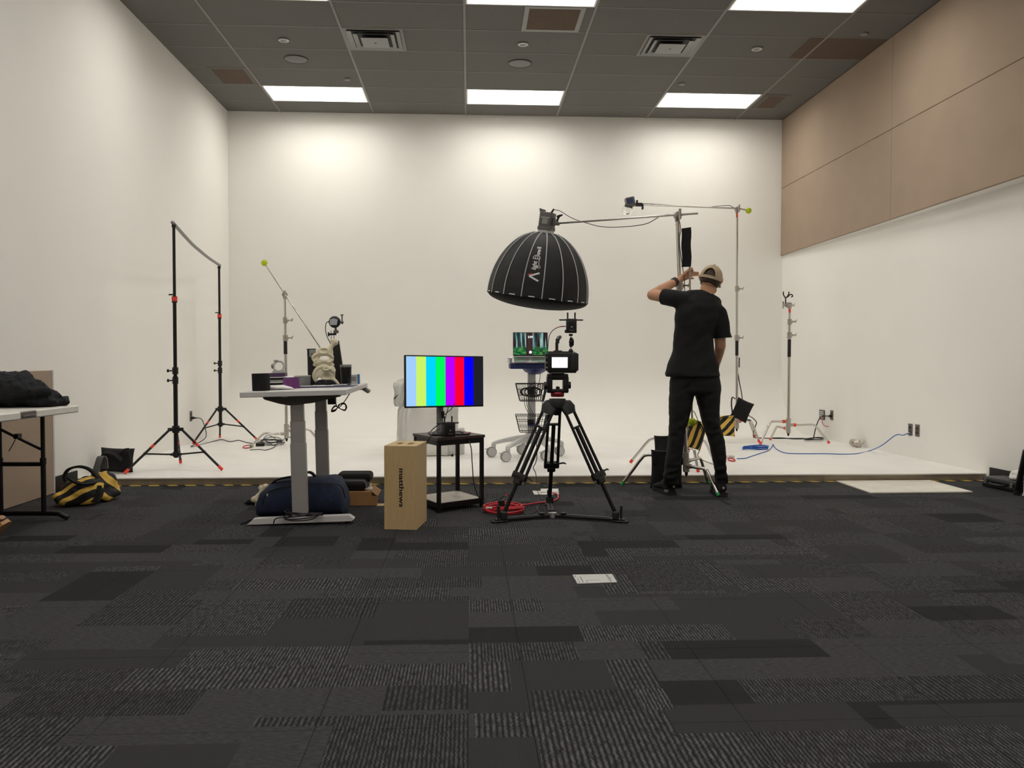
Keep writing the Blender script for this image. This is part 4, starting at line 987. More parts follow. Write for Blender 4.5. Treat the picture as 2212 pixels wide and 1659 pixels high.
sm = MB(MM); sm.add([(-W2/2+.009, -.0006, -H2/2+.012), (W2/2-.009, -.0006, -H2/2+.012), (W2/2-.009, -.0006, H2/2-.009), (-W2/2+.009, -.0006, H2/2-.009)], [(0, 1, 2, 3)])
lay = sm.bm.loops.layers.uv.new('UVMap')
for f in sm.bm.faces:
    for l in f.loops:
        q = MM.inverted() @ l.vert.co; l[lay].uv = ((q.x+W2/2-.009)/(W2-.018), q.z)
part(sm, 'screen', bars, hs, 'colour bar test pattern', smooth=0)
pf = MM @ V((.0, .05, -.16))
R = MX.Rotation(yawm, 4, 'Z'); pc_ = V((at(950, 905, 5.96).x, 5.99, 0))
part(MB().box((pc_.x, pc_.y, (zt2+.82)/2), (.048, .026, .82-zt2), .006, R), 'stand_post', M_('grey_tube'), t)
part(MB().box((ctr.x+.0, ctr.y-.015, zt2+.0065), (.27, .20, .011), .004, MX.Rotation(.15, 4, 'Z')), 'stand_base', M_('black_plastic'), t)
part(MB().box((pc_.x+.022, pc_.y-.016, at(950, 896, 5.96).z), (.02, .014, .05), .003, R), 'cable_clip', M_('black_plastic'), t)

# wireless receiver in front of the post
def wireless_unit(name, lab, c, rz, w=.062, d=.05, h=.085, group=None):
    T = MX.Translation(V(c)) @ MX.Rotation(rz, 4, 'Z'); t = thing(name, lab, 'wireless unit', M=T)
    bd = part(MB(T).box2((-w/2, -d/2, 0), (w/2, d/2, h), .005, 2), 'housing', M_('black_plastic'), t)
    part(MB(T).box2((-w*.28, -d/2-.0012, h*.58), (w*.30, -d/2+.001, h*.78), .001), 'display', M_('black_metal'), bd)
    part(MB(T).cyl((0, -d/2-.002, h*.42), (0, -d/2+.001, h*.42), .004, n=10), 'button', M_('pale_grey'), bd)
    part(MB(T).box2((-w*.2, -d/2-.001, h*.16), (w*.2, -d/2+.001, h*.22)), 'label_strip', M_('lamp_grey'), bd)
    for s in (-1, 1):
        part(MB(T).cyl((s*w*.36, 0, h), (s*w*.36, 0, h+.008), .005, n=8).box2((s*w*.36-.005, -.003, h+.006), (s*w*.36+.005, .003, h+.040), .002), 'antenna', M_('black_plastic'), t)
        part(MB(T).cyl((s*w/2, .006, h*.92), (s*(w/2+.008), .006, h*.92), .005, n=8).box2((s*(w/2+.006), .003, h*.92-.005), (s*(w/2+.045), .009, h*.92+.004), .002), 'antenna', M_('black_plastic'), t)
    return t, T
cR = at(968, 936, 5.74)
wireless_unit('wireless_receiver', 'black wireless receiver with stub antennas on the side table', (cR.x, 5.77, zt2+.0005), .5, .078, .065, .096)
one(MB().box((at(1008, 930, 5.95).x, 5.93, zt2+.007), (.055, .025, .012), .003, MX.Rotation(.6, 4, 'Z')), 'red_tag', pm('tag_red', (150, 40, 66), .5), 'small dark red tag on the corner of the side table', 'tag')
b = MB(); A = at
b.tube([A(956, 899, 5.95), A(965, 892, 5.92), A(976, 882, 5.92), A(982, 872, 5.95)], .003, 6, 6)
b.tube([A(960, 910, 5.85), A(964, 895, 5.9), A(968, 882, 5.92), A(970, 870, 5.95)], .003, 6, 6)
one(b, 'monitor_cables', M_('cable_black'), 'two thin black cables rising behind the colour bar monitor', 'cable', smooth=180)
b = MB()
b.tube([A(955, 914, 5.74), A(945, 919, 5.72), A(936, 926, 5.72), A(930, 932, 5.78)], .0035, 6, 6)
b.tube([A(950, 927, 5.73), A(941, 931, 5.66), A(932, 940, 5.6), A(926, 950, 5.60), A(920, 962, 5.60)], .0035, 6, 6)
one(b, 'receiver_leads', M_('cable_black'), 'black leads hanging from the wireless receiver over the table edge', 'cable', smooth=180)
b = MB(); b.tube([A(978, 934, 5.80), A(992, 933, 5.84), A(1003, 937, 5.86), A(1012, 950, 5.80), A(1018, 970, 5.76), A(1020, 1000, 5.75), A(1023, 1040, 5.75), A(1030, 1065, 5.76), A(1037, 1078, 5.80)], .0038, 6, 6)
one(b, 'drop_cable', M_('cable_black'), 'single black cable dropping from the side table to its shelf', 'cable', smooth=180)

# ================================================================== WHITE COVERED CHAIR BEHIND
t = thing('covered_chair', 'chair draped in a loose white cover on the platform', 'chair', (-.4, 8.6, ZP))
def drape(prof, Y0, dep, n=56, amp=.02, seed=0):
    """prof: (py, pxl, pxr) outline seen face on; sides wrinkled"""
    mb = MB(); vs_ = []
    for j, (py, xl, xr) in enumerate(prof):
        a, c = at(xl, py, Y0), at(xr, py, Y0); cx, rx = (a.x+c.x)/2, (c.x-a.x)/2
        for k in range(n):
            an = 2*PI*k/n; cc, ss = math.cos(an), math.sin(an)
            x = cx+rx*math.copysign(abs(cc)**.35, cc); y = Y0+dep/2+dep/2*math.copysign(abs(ss)**.35, ss)
            w = amp*math.sin(k*1.9+seed+.35*j)+amp*.7*mnoise.noise(V((x*9, j*.35+seed, y*9)))
            vs_.append(V((x+w*cc, y+w*ss, a.z)))
    m = len(prof)
    fs = [(j*n+k, j*n+(k+1) % n, (j+1)*n+(k+1) % n, (j+1)*n+k) for j in range(m-1) for k in range(n)]+[tuple(range(n)), tuple(range(m*n-1, (m-1)*n-1, -1))]
    return mb.add(vs_, fs)
seat = drape([(880, 868, 984), (885, 862, 986), (900, 860, 985), (920, 859, 985), (940, 858, 984), (955, 858, 983), (970, 860, 982), (984, 862, 981)], 8.42, .50, seed=1)
for v in seat.bm.verts: v.co.z = max(v.co.z, ZP+.001)
part(seat, 'seat_cover', M_('cover_white'), t, smooth=180)
back = drape([(817, 866, 950), (823, 858, 962), (832, 852, 970), (845, 853, 974), (860, 856, 975), (880, 862, 978), (905, 862, 978)], 8.72, .20, amp=.012, seed=3)
part(back, 'back_cover', M_('cover_white'), t, smooth=180)
arm = drape([(826, 851, 875), (835, 849, 872), (848, 852, 870), (858, 850, 868), (872, 850, 864), (878, 854, 866)], 8.40, .42, amp=.010, seed=6)
part(arm, 'arm_cover', M_('cover_white'), t, smooth=180)
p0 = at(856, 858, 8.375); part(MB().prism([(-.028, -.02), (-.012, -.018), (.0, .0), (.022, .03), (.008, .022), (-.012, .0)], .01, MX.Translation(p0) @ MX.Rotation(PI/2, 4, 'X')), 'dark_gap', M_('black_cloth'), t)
p0 = at(977, 984.5, 8.40); part(MB().box(p0, (.022, .012, .03), .003), 'black_tag', M_('black_cloth'), t)
p0 = at(997, 930, 8.60)
one(MB().box2((p0.x-.03, 8.60, ZP+.001), (p0.x+.03, 8.76, p0.z+.02), .01, 2), 'white_carton', M_('cover_white'), 'small white carton half hidden beside the white covered chair', 'box')

# ================================================================== ROLLING CART WITH LAPTOP
Yc = 8.25; kc = at(1148, 900, Yc); cx_ = kc.x
t = thing('medical_cart', 'pale grey rolling equipment cart with wire baskets and navy tray', 'cart', (cx_, Yc, ZP))
zpx = lambda py, Y=Yc: at(1148, py, Y).z
part(MB().box2((cx_-.038, Yc-.035, zpx(948)), (cx_+.038, Yc+.035, zpx(797)), .008, 2), 'column', M_('cart_grey'), t)
hubz = zpx(946)
part(MB().lathe([(0, -.05), (.06, -.05), (.085, -.02), (.075, .03), (.05, .05), (0, .055)], 24, MX.Translation(V((cx_, Yc, hubz)))), 'hub', M_('cart_grey'), t)
for (px, py, Yq) in ((1066, 987, 8.344), (1097, 998, 7.945), (1131, 981, 8.576), (1183, 993, 8.02), (1213, 985, 8.397)):
    g = gp(px, py, ZP); g = V((g.x, Yq, 0)); g.x = at(px, py, Yq).x
    d = V((g.x-cx_, g.y-Yc, 0)); L_ = d.length; d.normalize(); sd = V((-d.y, d.x, 0)); ze = ZP+.135
    rings = []
    for u, z, w_, h_ in ((.02, hubz, .038, .034), (L_*.35, hubz-.004, .032, .028), (L_*.7, hubz-.028, .028, .022), (L_-.02, ze+.008, .026, .018), (L_+.012, ze-.002, .018, .014)):
        rings.append((V((cx_, Yc, 0))+d*u+V((0, 0, z)), w_, h_, sd, V((0, 0, 1)), .7))
    ar = part(MB().loft(rings, 16), 'base_arm', M_('cart_grey'), t)
    fx = V((-.92, -.38, 0)).normalized(); wn_ = V((-fx.y, fx.x, 0)); wc = V((g.x, g.y, ZP+.0505))+fx*.022
    part(MB().cyl(wc-wn_*.018, wc+wn_*.018, .0500, n=28), 'wheel', M_('mid_grey'), ar)
    hood = MB().cyl(wc-wn_*.020, wc+wn_*.020, .0445, n=28).box(V((g.x, g.y, ZP+.108))-fx*.0, (.04, .036, .055), .008, MX.Rotation(math.atan2(fx.y, fx.x), 4, 'Z'))
    hood.tube([wc+fx*.02+V((0, 0, .04)), wc+fx*.045+V((0, 0, .036)), wc+fx*.062+V((0, 0, .03)), wc+fx*.07+V((0, 0, .034))], .006, 8, 3)
    part(hood, 'caster_hood', M_('cart_grey'), ar)
xl_, xr_ = at(1100, 790, Yc-.2).x, at(1181, 790, Yc-.2).x+.02
ztr = zpx(783, Yc-.2)
part(MB().box2((xl_, Yc-.2, ztr-.010), (xr_, Yc+.18, ztr), .006, 2).box2((xl_, Yc-.2, ztr), (xl_+.03, Yc+.18, ztr+.05), .006), 'tray', M_('silver'), t)
part(MB().box2((xl_+.01, Yc-.205, zpx(797, Yc-.2)), (xr_, Yc+.15, ztr-.0105), .008, 2).loft([((cx_+.03, Yc-.02, ztr-.115), .05, .08), ((cx_+.03, Yc-.02, ztr-.09), .10, .13), ((cx_+.03, Yc-.02, ztr-.055), .13, .16)], 24), 'tray_body', M_('cart_navy'), t)
def basket(zt_, zb_, lab):
    b = MB(); wt, wb, dt = .150, .112, .13; Yk = Yc-.16; cc = at(1148, 840, Yk).x+.0
    def ring(z, w, d, r): b.tube([(cc-w, Yk-d, z), (cc+w, Yk-d, z), (cc+w, Yk+d, z), (cc-w, Yk+d, z)], r, 6, 0, True)
    for k in range(4):
        f = k/3; ring(zt_+(zb_-zt_)*f, wt+(wb-wt)*f, .115-.025*f, .0036 if k in (0, 3) else .0022)
    for k in range(13):
        f = k/12*2-1
        for s in (-1, 1): b.tube([(cc+f*wt, Yk+s*.115, zt_), (cc+f*wb, Yk+s*.09, zb_)], .002, 5)
    for k in range(9):
        f = k/8*2-1
        for s in (-1, 1): b.tube([(cc+s*wt, Yk+f*.115, zt_), (cc+s*wb, Yk+f*.09, zb_)], .0016, 5)
    for k in range(9):
        f = k/8*2-1; b.tube([(cc+f*wb, Yk-.09, zb_), (cc+f*wb, Yk+.09, zb_)], .0016, 5)
    b.box((cc, Yk+.11, (zt_+zb_)/2), (.06, .03, .05), .004)
    part(b, 'wire_basket', M_('black_metal'), t, lab)
    return cc, Yk
bc, bY = basket(zpx(829, Yc-.2), zpx(866, Yc-.2), 'upper black wire basket'); basket(zpx(897, Yc-.2), zpx(933, Yc-.2), 'lower black wire basket')
part(MB().box((cx_, Yc-.05, zpx(916)), (.06, .03, .035), .004), 'bracket', M_('cart_navy'), t)
# cables piled in the upper basket
b = MB(); random.seed(21); zz = zpx(855, Yc-.2)
for k in range(9):
    r = .055+.035*random.random(); cxx = bc+random.uniform(-.04, .05); a0 = random.uniform(0, PI); tl = random.uniform(-.7, .7)
    b.tube([(cxx+r*math.cos(a), bY+r*.55*math.sin(a)*math.cos(tl), zz+.035+r*.75*math.sin(a)*math.sin(.9+tl*.3)) for a in [a0+2*PI*i/20 for i in range(20)]], .0036, 6, 0, True)
for k in range(7):
    x0 = bc+random.uniform(-.02, .13); b.tube([(x0, bY, zz+.02), (x0+.03*random.uniform(-1, 1), bY-.02, zz+.07), (x0+random.uniform(-.02, .09), bY-.03, zz+.10+.04*random.random())], .003, 5, 5)
for k in range(3):
    x0 = bc-.07+.02*k; b.tube([(x0, bY-.05, zz), (x0+.0, bY-.08, zz-.08), (x0+.03, bY-.06, zz-.15), (x0+.07, bY-.02, zz-.20)], .003, 5, 6)
    b.tube([(bc+.08+.012*k, bY, zz), (bc+.10+.01*k, bY-.05, zz-.07), (bc+.09, bY-.03, zz-.16)], .003, 5, 6)
one(b, 'cable_bundle', M_('cable_black'), 'black cables bundled in the upper wire basket of the cart', 'cable', smooth=180)
b = MB(); q0 = at(1166, 798, Yc-.1); b.tube([q0, at(1167, 812, Yc-.1), at(1164, 828, Yc-.12), at(1160, 845, Yc-.14)], .003, 5, 6)
one(b, 'tray_cable', M_('cable_black'), 'thin black cable hanging from the cart tray to its basket', 'cable', smooth=180)
# laptop
Yl = Yc-.12; lx0, lx1 = at(1109.5, 770, Yl).x, at(1185.5, 770, Yl).x; lw = lx1-lx0; lcx = (lx0+lx1)/2; zl0 = at(1148, 769, Yl+.02).z
LM = MX.Translation(V((lcx, Yl+.10, ztr+.0015)))
t = thing('laptop', 'open silver laptop with a forest picture on screen, on the cart', 'laptop', (lcx, Yl+.05, ztr))
zf = at(1148, 783.5, Yl-.13).z; yk, yf = Yl+.092, Yl-.13
wd_ = MB(); w2 = lw*.49
wd_.add([(lcx-w2*.96, yf+.004, ztr+.001), (lcx+w2*.96, yf+.004, ztr+.001), (lcx+w2*.96, yk, ztr+.001), (lcx-w2*.96, yk, ztr+.001), (lcx-w2*.96, yf+.004, zf-.004), (lcx+w2*.96, yf+.004, zf-.004), (lcx+w2*.96, yk, zl0-.018), (lcx-w2*.96, yk, zl0-.018)], [(0, 1, 2, 3), (4, 7, 6, 5), (0, 4, 5, 1), (1, 5, 6, 2), (2, 6, 7, 3), (3, 7, 4, 0)])
part(wd_, 'wedge_stand', M_('lamp_grey'), t)
sl = math.atan2(zl0-.012-zf, yk-yf); KM = MX.Translation(V((lcx, yf, zf-.003))) @ MX.Rotation(sl, 4, 'X'); kl = math.hypot(yk-yf, zl0-.012-zf)
bs = part(MB(KM).box2((-lw/2, 0, 0), (lw/2, kl, .012), .003), 'base', M_('silver'), t)
part(MB(KM).box2((-lw*.40, kl*.38, .0122), (lw*.40, kl*.88, .0130), .0003), 'keyboard', M_('lamp_grey'), bs)
part(MB(KM).box2((-.05, -.0012, .004), (.05, .004, .0125), .0005), 'notch_highlight', M_('paper'), bs)  # white slip paints the highlight at the laptop's front notch
LS = MX.Translation(V((lcx, Yl+.095, zl0))) @ MX.Rotation(-.14, 4, 'X'); sh_ = (769-717)/1827.47*Yl*1.01
ld = part(MB(LS).box2((-lw/2, 0, .0), (lw/2, .006, sh_), .002), 'lid', M_('black_plastic'), t)
fm = bpy.data.materials.new('forest_wallpaper'); fm.use_nodes = True; nt = fm.node_tree
for n_ in list(nt.nodes): nt.nodes.remove(n_)
N_ = nt.nodes.new; Lk = nt.links.new
om = N_('ShaderNodeOutputMaterial'); em = N_('ShaderNodeEmission'); uvn = N_('ShaderNodeUVMap')
def mp_(scale, loc=(0, 0, 0)):
    m = N_('ShaderNodeMapping'); m.inputs['Scale'].default_value = scale; m.inputs['Location'].default_value = loc; Lk(uvn.outputs[0], m.inputs[0]); return m.outputs[0]
def nz_(vec, sc_, det=2):
    n = N_('ShaderNodeTexNoise'); n.inputs['Scale'].default_value = sc_; n.inputs['Detail'].default_value = det; Lk(vec, n.inputs['Vector']); return n.outputs['Fac']
def ramp_(f, stops):
    r = N_('ShaderNodeValToRGB'); e_ = r.color_ramp.elements
    while len(e_) < len(stops): e_.new(.5)
    for k, (p_, c_) in enumerate(stops): e_[k].position = p_; e_[k].color = lin(c_)
    Lk(f, r.inputs[0]); return r.outputs[0]
def mixc(f, a, b_):
    m = N_('ShaderNodeMix'); m.data_type = 'RGBA'; Lk(f, m.inputs[0]); Lk(a, m.inputs[6]); Lk(b_, m.inputs[7]); return m.outputs[2]
trunks = ramp_(nz_(mp_((9, .35, 1)), 1.6, 4), [(.3, (18, 30, 34)), (.42, (58, 36, 30)), (.5, (40, 92, 92)), (.58, (178, 214, 206)), (.66, (50, 110, 150)), (.8, (24, 34, 24))])
grass = ramp_(nz_(mp_((3, 5, 1)), 2.2, 4), [(.3, (10, 50, 50)), (.5, (36, 116, 70)), (.62, (110, 170, 70)), (.75, (30, 90, 90))])
sepu = N_('ShaderNodeSeparateXYZ'); Lk(uvn.outputs[0], sepu.inputs[0])
gmask = N_('ShaderNodeMapRange'); gmask.inputs[1].default_value = .42; gmask.inputs[2].default_value = .30; Lk(sepu.outputs[1], gmask.inputs[0])
base_ = mixc(gmask.outputs[0], trunks, grass)
tm_ = N_('ShaderNodeMath'); tm_.operation = 'SUBTRACT'; tm_.inputs[1].default_value = .47; Lk(sepu.outputs[0], tm_.inputs[0])
ta = N_('ShaderNodeMath'); ta.operation = 'ABSOLUTE'; Lk(tm_.outputs[0], ta.inputs[0])
tl_ = N_('ShaderNodeMath'); tl_.operation = 'LESS_THAN'; tl_.inputs[1].default_value = .095; Lk(ta.outputs[0], tl_.inputs[0])
bark = ramp_(nz_(mp_((26, 1.2, 1)), 2, 3), [(.3, (34, 24, 24)), (.6, (84, 62, 58)), (.8, (60, 42, 40))])
Lk(mixc(tl_.outputs[0], base_, bark), em.inputs[0]); em.inputs[1].default_value = .8; Lk(em.outputs[0], om.inputs[0])
sm = MB(LS); e_ = .006
sm.add([(-lw/2+e_, -.0006, .012), (lw/2-e_, -.0006, .012), (lw/2-e_, -.0006, sh_-e_), (-lw/2+e_, -.0006, sh_-e_)], [(0, 1, 2, 3)])
lay = sm.bm.loops.layers.uv.new('UVMap')
for f in sm.bm.faces:
    for l in f.loops:
        q = LS.inverted() @ l.vert.co; l[lay].uv = ((q.x+lw/2)/lw, q.z/sh_)
part(sm, 'screen', fm, ld, 'lit forest wallpaper', smooth=0)
tv, tf = text_mesh('2:30', .028, 1.0, .0008); tm = MB(LS); tm.add([(v[0]-.001, -.0012, sh_*.80+v[1]) for v in tv], tf)
part(tm, 'clock_digits', pm('screen_white', (235, 240, 245), .5, emit=.9), ld, smooth=0)
part(MB(LS).lathe([(.0, 0), (.014, .0), (.014, .0006), (0, .0006)], 16, MX.Translation(V((.0, -.0012, sh_*.16))) @ MX.Rotation(PI/2, 4, 'X')), 'login_icon', M_('screen_white'), ld)

# ================================================================== CAMERA ON TRIPOD
Yt = 5.41; ac = at(1204, 870, Yt); AX = ac.x
Zt = lambda py, Y=Yt: at(1204, py, Y).z; Xt = lambda px, Y=Yt: at(px, 850, Y).x
t = thing('tripod', 'black video tripod with fluid head and floor spreader', 'tripod', (AX, Yt, 0))
part(MB().lathe([(.0, Zt(897)), (.022, Zt(897)), (.03, Zt(888)), (.058, Zt(880)), (.062, Zt(870)), (.052, Zt(861)), (0, Zt(861))], 24, MX.Translation(V((AX, Yt, 0)))), 'bowl', M_('black_plastic'), t)
part(MB().lathe([(.0, 0), (.040, 0), (.044, .008), (.044, .022), (.038, .030), (0, .030)], 28, MX.Translation(V((AX, Yt, Zt(857))))), 'red_ring', M_('red_metal'), t, 'dark red ring')
hd = MB(); hz0 = Zt(848)
for s in (-1, 1):
    hd.box((AX+s*.052, Yt, (hz0+Zt(812))/2-.002), (.036, .07, Zt(812)-hz0), .010, None, 2)
hd.box((AX, Yt, Zt(814)), (.135, .07, .040), .010, None, 2).box((AX, Yt, hz0+.012), (.09, .07, .022), .006)
hd.box((AX+.002, Yt, hz0+.026), (.022, .04, .026), .003)
hh = part(hd, 'fluid_head', M_('black_metal'), t)
part(MB().cyl((AX-.088, Yt-.01, Zt(833)), (AX-.06, Yt-.01, Zt(833)), .024, n=20), 'drag_dial', M_('black_plastic'), hh)
part(MB().cyl((AX+.062, Yt-.01, Zt(832)), (AX+.084, Yt-.01, Zt(832)), .022, n=20), 'drag_dial', M_('black_plastic'), hh)
part(MB().box((AX-.088, Yt-.012, Zt(831)), (.004, .01, .01), .001), 'red_mark', M_('red_tape'), hh)
part(MB().box((AX-.004, Yt, Zt(806.5)), (.085, .11, .012), .003), 'mount_plate', M_('black_metal'), hh)
foot_pts = {'l': gp(1088, 1128, 0), 'r': gp(1330, 1128, 0), 'b': V((gp(1187, 1092, 0).x, 5.90, 0))}
tops = {'l': V((AX-.050, Yt-.02, Zt(878))), 'r': V((AX+.062, Yt-.02, Zt(878))), 'b': V((AX-.012, Yt+.05, Zt(878)))}
sc_pt = V((gp(1193, 1119, 0).x, gp(1193, 1119, 0).y, .02))
for k in 'lrb':
    a = tops[k]; e = V((foot_pts[k].x, foot_pts[k].y, .055)); d = (e-a).normalized(); rad = V((foot_pts[k].x-AX, foot_pts[k].y-Yt, 0)).normalized(); sd = {'l': V((.82, -.57, 0)), 'r': V((.82, .57, 0)), 'b': V((1, 0, 0))}[k]
    lk = {'l': .655, 'r': .645, 'b': .62}[k]; lp = a.lerp(e, lk); sd = (sd-d*sd.dot(d)).normalized(); up_ = d.cross(sd).normalized()
    if k != 'b':
        part(MB().loft([(a+V((0, 0, .03))-rad*.02, .045, .03, sd, rad), (a+V((0, 0, .0)), .052, .034, sd, rad), (a+d*.05, .045, .022, sd, up_)], 16), 'shoulder', M_('black_plastic'), t)
    else: part(MB().loft([(a+V((0, 0, .03)), .045, .03, sd, rad), (a+d*.05, .045, .022, sd, up_)], 16), 'shoulder', M_('black_plastic'), t)
    lg = part(MB().box(lp, (.03, .03, .03), .004), 'leg', M_('black_plastic'), t)
    for s in (-1, 1): part(MB().tube([a+sd*(s*.036)+d*.02, lp+sd*(s*.042)], .0098, 10), 'upper_tube', M_('black_metal'), lg)
    part(MB().tube([a.lerp(lp, .30), e], .0135, 12), 'lower_tube', M_('black_metal'), lg)
    Rm = MX(((sd.x, up_.x, d.x, 0), (sd.y, up_.y, d.y, 0), (sd.z, up_.z, d.z, 0), (0, 0, 0, 1)))
    part(MB().box(a.lerp(lp, .30), (.09, .02, .014), .004, Rm), 'spreader_yoke', M_('black_plastic'), lg)
    part(MB().box(lp, (.105, .034, .045), .008, Rm, 2).box(lp+d*.035, (.055, .036, .04), .006, Rm), 'leg_lock', M_('black_plastic'), lg)
    part(MB().tube([lp+sd*.05-d*.01, lp+sd*.085+V((0, 0, .012)), lp+sd*.10+V((0, 0, .004))], [.006, .006, .004], 8), 'lock_lever', M_('black_plastic'), lg)
    part(MB().box(e-V((0, 0, .012)), (.04, .05, .055), .008, MX.Rotation(math.atan2(rad.y, rad.x), 4, 'Z')).box(e+rad*.035+V((0, 0, .012)), (.014, .03, .085), .005, MX.Rotation(math.atan2(rad.y, rad.x), 4, 'Z')), 'foot_clamp', M_('black_rubber'), lg)
    end_ = V((e.x, e.y, .014))+rad*.06; st = V((sc_pt.x, sc_pt.y, .022)); dd = (end_-st); L_ = dd.length; dd.normalize()
    R = MX.Rotation(math.atan2(dd.y, dd.x), 4, 'Z'); md = (st+end_)/2
    ar = part(MB().box((md.x, md.y, .016), (L_, .036, .018), .004, R).box(st+dd*(L_*.45)+V((0, 0, .001)), (L_*.7, .024, .022), .003, R), 'spreader_arm', M_('black_metal'), t)
    part(MB().box((end_.x-dd.x*.03, end_.y-dd.y*.03, .008), (.10, .055, .014), .005, R), 'rubber_foot', M_('black_rubber'), ar)
    part(MB().cyl(st+dd*.075+V((0, 0, .006)), st+dd*.075+V((0, 0, .02)), .020, n=14), 'slide_lock', M_('black_plastic'), ar)
part(MB().cyl((sc_pt.x, sc_pt.y, .004), (sc_pt.x, sc_pt.y, .036), .03, n=18), 'spreader_hub', M_('silver'), t)

# camera body
cm0 = at(1212.5, 781, Yt-.02); CX, CZ = cm0.x, cm0.z; k_ = Yt/F
t = thing('video_camera', 'black caged video camera with lit rear screen on the tripod', 'camera', (CX, Yt, Zt(804)))
def cbox(mb, x0, y0, x1, y1, ya, yb, bev=.004, seg=2):
    a = at(x0, y1, Yt); b_ = at(x1, y0, Yt); return mb.box2((a.x, ya, a.z), (b_.x, yb, b_.z), bev, seg)
bd = part(cbox(MB(), 1181, 762, 1246, 803, Yt-.045, Yt+.05, .010, 3), 'body', M_('black_plastic'), t)
part(cbox(cbox(MB(), 1183, 759, 1229, 764, Yt-.03, Yt+.04, .005), 1196, 757, 1214, 760, Yt-.02, Yt+.03, .004), 'top_hump', M_('black_plastic'), bd)
part(cbox(MB(), 1230, 765, 1244, 801, Yt-.052, Yt-.044, .004), 'grip_pad', M_('black_rubber'), bd)
part(cbox(MB(), 1185.5, 768.5, 1229, 799, Yt-.0495, Yt-.0445, .002), 'screen_bezel', M_('black_metal'), bd)
part(cbox(MB(), 1190.5, 772, 1224, 794, Yt-.0506, Yt-.0494, 0), 'screen', pm('lit_screen', (250, 252, 255), .5, emit=2.2), bd, 'lit white screen')
part(cbox(cbox(cbox(MB(), 1205.8, 775, 1207.2, 777.5, Yt-.0512, Yt-.0505, 0), 1205.2, 778.5, 1208.2, 781, Yt-.0512, Yt-.0505, 0), 1206, 782, 1207.6, 786, Yt-.0512, Yt-.0505, 0), 'red_figure', pm('screen_pink', (240, 168, 168), .5, emit=.9), bd)
part(MB().cyl((CX-.01, Yt+.045, CZ), (CX-.01, Yt+.17, CZ), .038, .036, 28).cyl((CX-.01, Yt+.10, CZ), (CX-.01, Yt+.14, CZ), .041, n=28), 'lens', M_('black_plastic'), t)
cg = MB(); cbox(cbox(cbox(cg, 1178, 764, 1181, 800, Yt-.03, Yt+.04, .002), 1246, 764, 1248.5, 800, Yt-.03, Yt+.04, .002), 1184, 803, 1243, 805.5, Yt-.04, Yt+.045, .002)
cg.tube([at(1240, 760, Yt), at(1247, 768, Yt), at(1248, 790, Yt), at(1246, 802, Yt)], .003, 6, 4)
part(cg, 'cage', M_('black_metal'), t)
for z in (772, 783, 794): part(MB().cyl(at(1181, z, Yt-.045), at(1181, z, Yt-.045)+V((0, -.004, 0)), .005, n=8), 'port', M_('mid_grey'), bd)
hn = MB(); hn.box2((at(1202, 0, Yt).x, Yt-.012, at(1202, 759, Yt).z), (at(1208, 0, Yt).x, Yt+.012, at(1202, 738, Yt).z), .003)
part(hn.tube([at(1205, 742, Yt), at(1204, 735, Yt+.0), at(1207, 730, Yt+.03), at(1210, 728, Yt+.06)], [.010, .013, .014, .011], 10), 'top_handle', M_('black_plastic'), t)
for s in (-1, 1):
    part(MB().tube([at(1204+s*10, 803, Yt-.03), at(1204+s*7, 808, Yt-.03)], .004, 8), 'lock_screw', M_('silver'), t)
# magic arm + transmitter
t = thing('friction_arm', 'short black friction arm rising from the camera cage', 'arm', at(1233, 760, Yt+.01))
part(MB().box(at(1233, 759.5, Yt), (.030, .03, .020), .004).box(at(1233, 757, Yt), (.02, .02, .02), .003), 'clamp', M_('black_plastic'), t)
part(MB().tube([at(1233, 752, Yt), at(1233.5, 748, Yt), at(1234, 740, Yt), at(1234, 733, Yt), at(1233, 728, Yt)], [.005, .013, .016, .013, .005], 10, 3).box(at(1238, 740, Yt-.005), (.010, .012, .04), .004), 'joint', M_('black_metal'), t)
part(MB().cyl(at(1233, 753, Yt), at(1233, 750, Yt), .006, n=8).cyl(at(1233, 727, Yt), at(1233, 724, Yt), .006, n=8), 'ball_stud', M_('silver'), t)
part(MB().box(at(1233, 723.5, Yt), (.024, .024, .014), .003), 'head', M_('black_plastic'), t)
cW = at(1234, 719.5, Yt); wt_, WT = wireless_unit('wireless_transmitter', 'black wireless transmitter with stub antennas above the camera', (cW.x, Yt, cW.z), .05, .066, .035, .092)
part(MB(WT).box2((-.042, -.016, .0), (-.02, .016, .022), .005), 'latch', M_('black_plastic'), wt_)
b = MB(); b.tube([at(1222, 705, Yt), at(1214, 705, Yt-.01), at(1203, 708, Yt-.02), at(1192, 716, Yt-.03), at(1186, 728, Yt-.03), at(1184, 745, Yt-.03), at(1183, 760, Yt-.035), at(1184, 770, Yt-.05)], .0026, 6, 6)
one(b, 'video_cable', M_('cable_black'), 'thin black video cable arcing from transmitter to camera', 'cable', smooth=180)
b = MB(); b.tube([at(1219, 705, Yt-.002), at(1211, 705.5, Yt-.012), at(1207, 706.5, Yt-.016)], .0034, 6, 3)
one(b, 'cable_sleeve', M_('red_tape'), 'red sleeve on the video cable next to the transmitter', 'cable', smooth=180)
b = MB(); b.tube([at(1182, 775, Yt-.05), at(1176, 767, Yt-.05), at(1168, 757, Yt-.06), at(1160, 753, Yt-.06), at(1163, 758, Yt-.05), at(1172, 759, Yt-.04), at(1180, 768, Yt-.05)], .0022, 6, 5)
one(b, 'camera_lead', M_('cable_black'), 'small looped black lead at the side of the camera', 'cable', smooth=180)

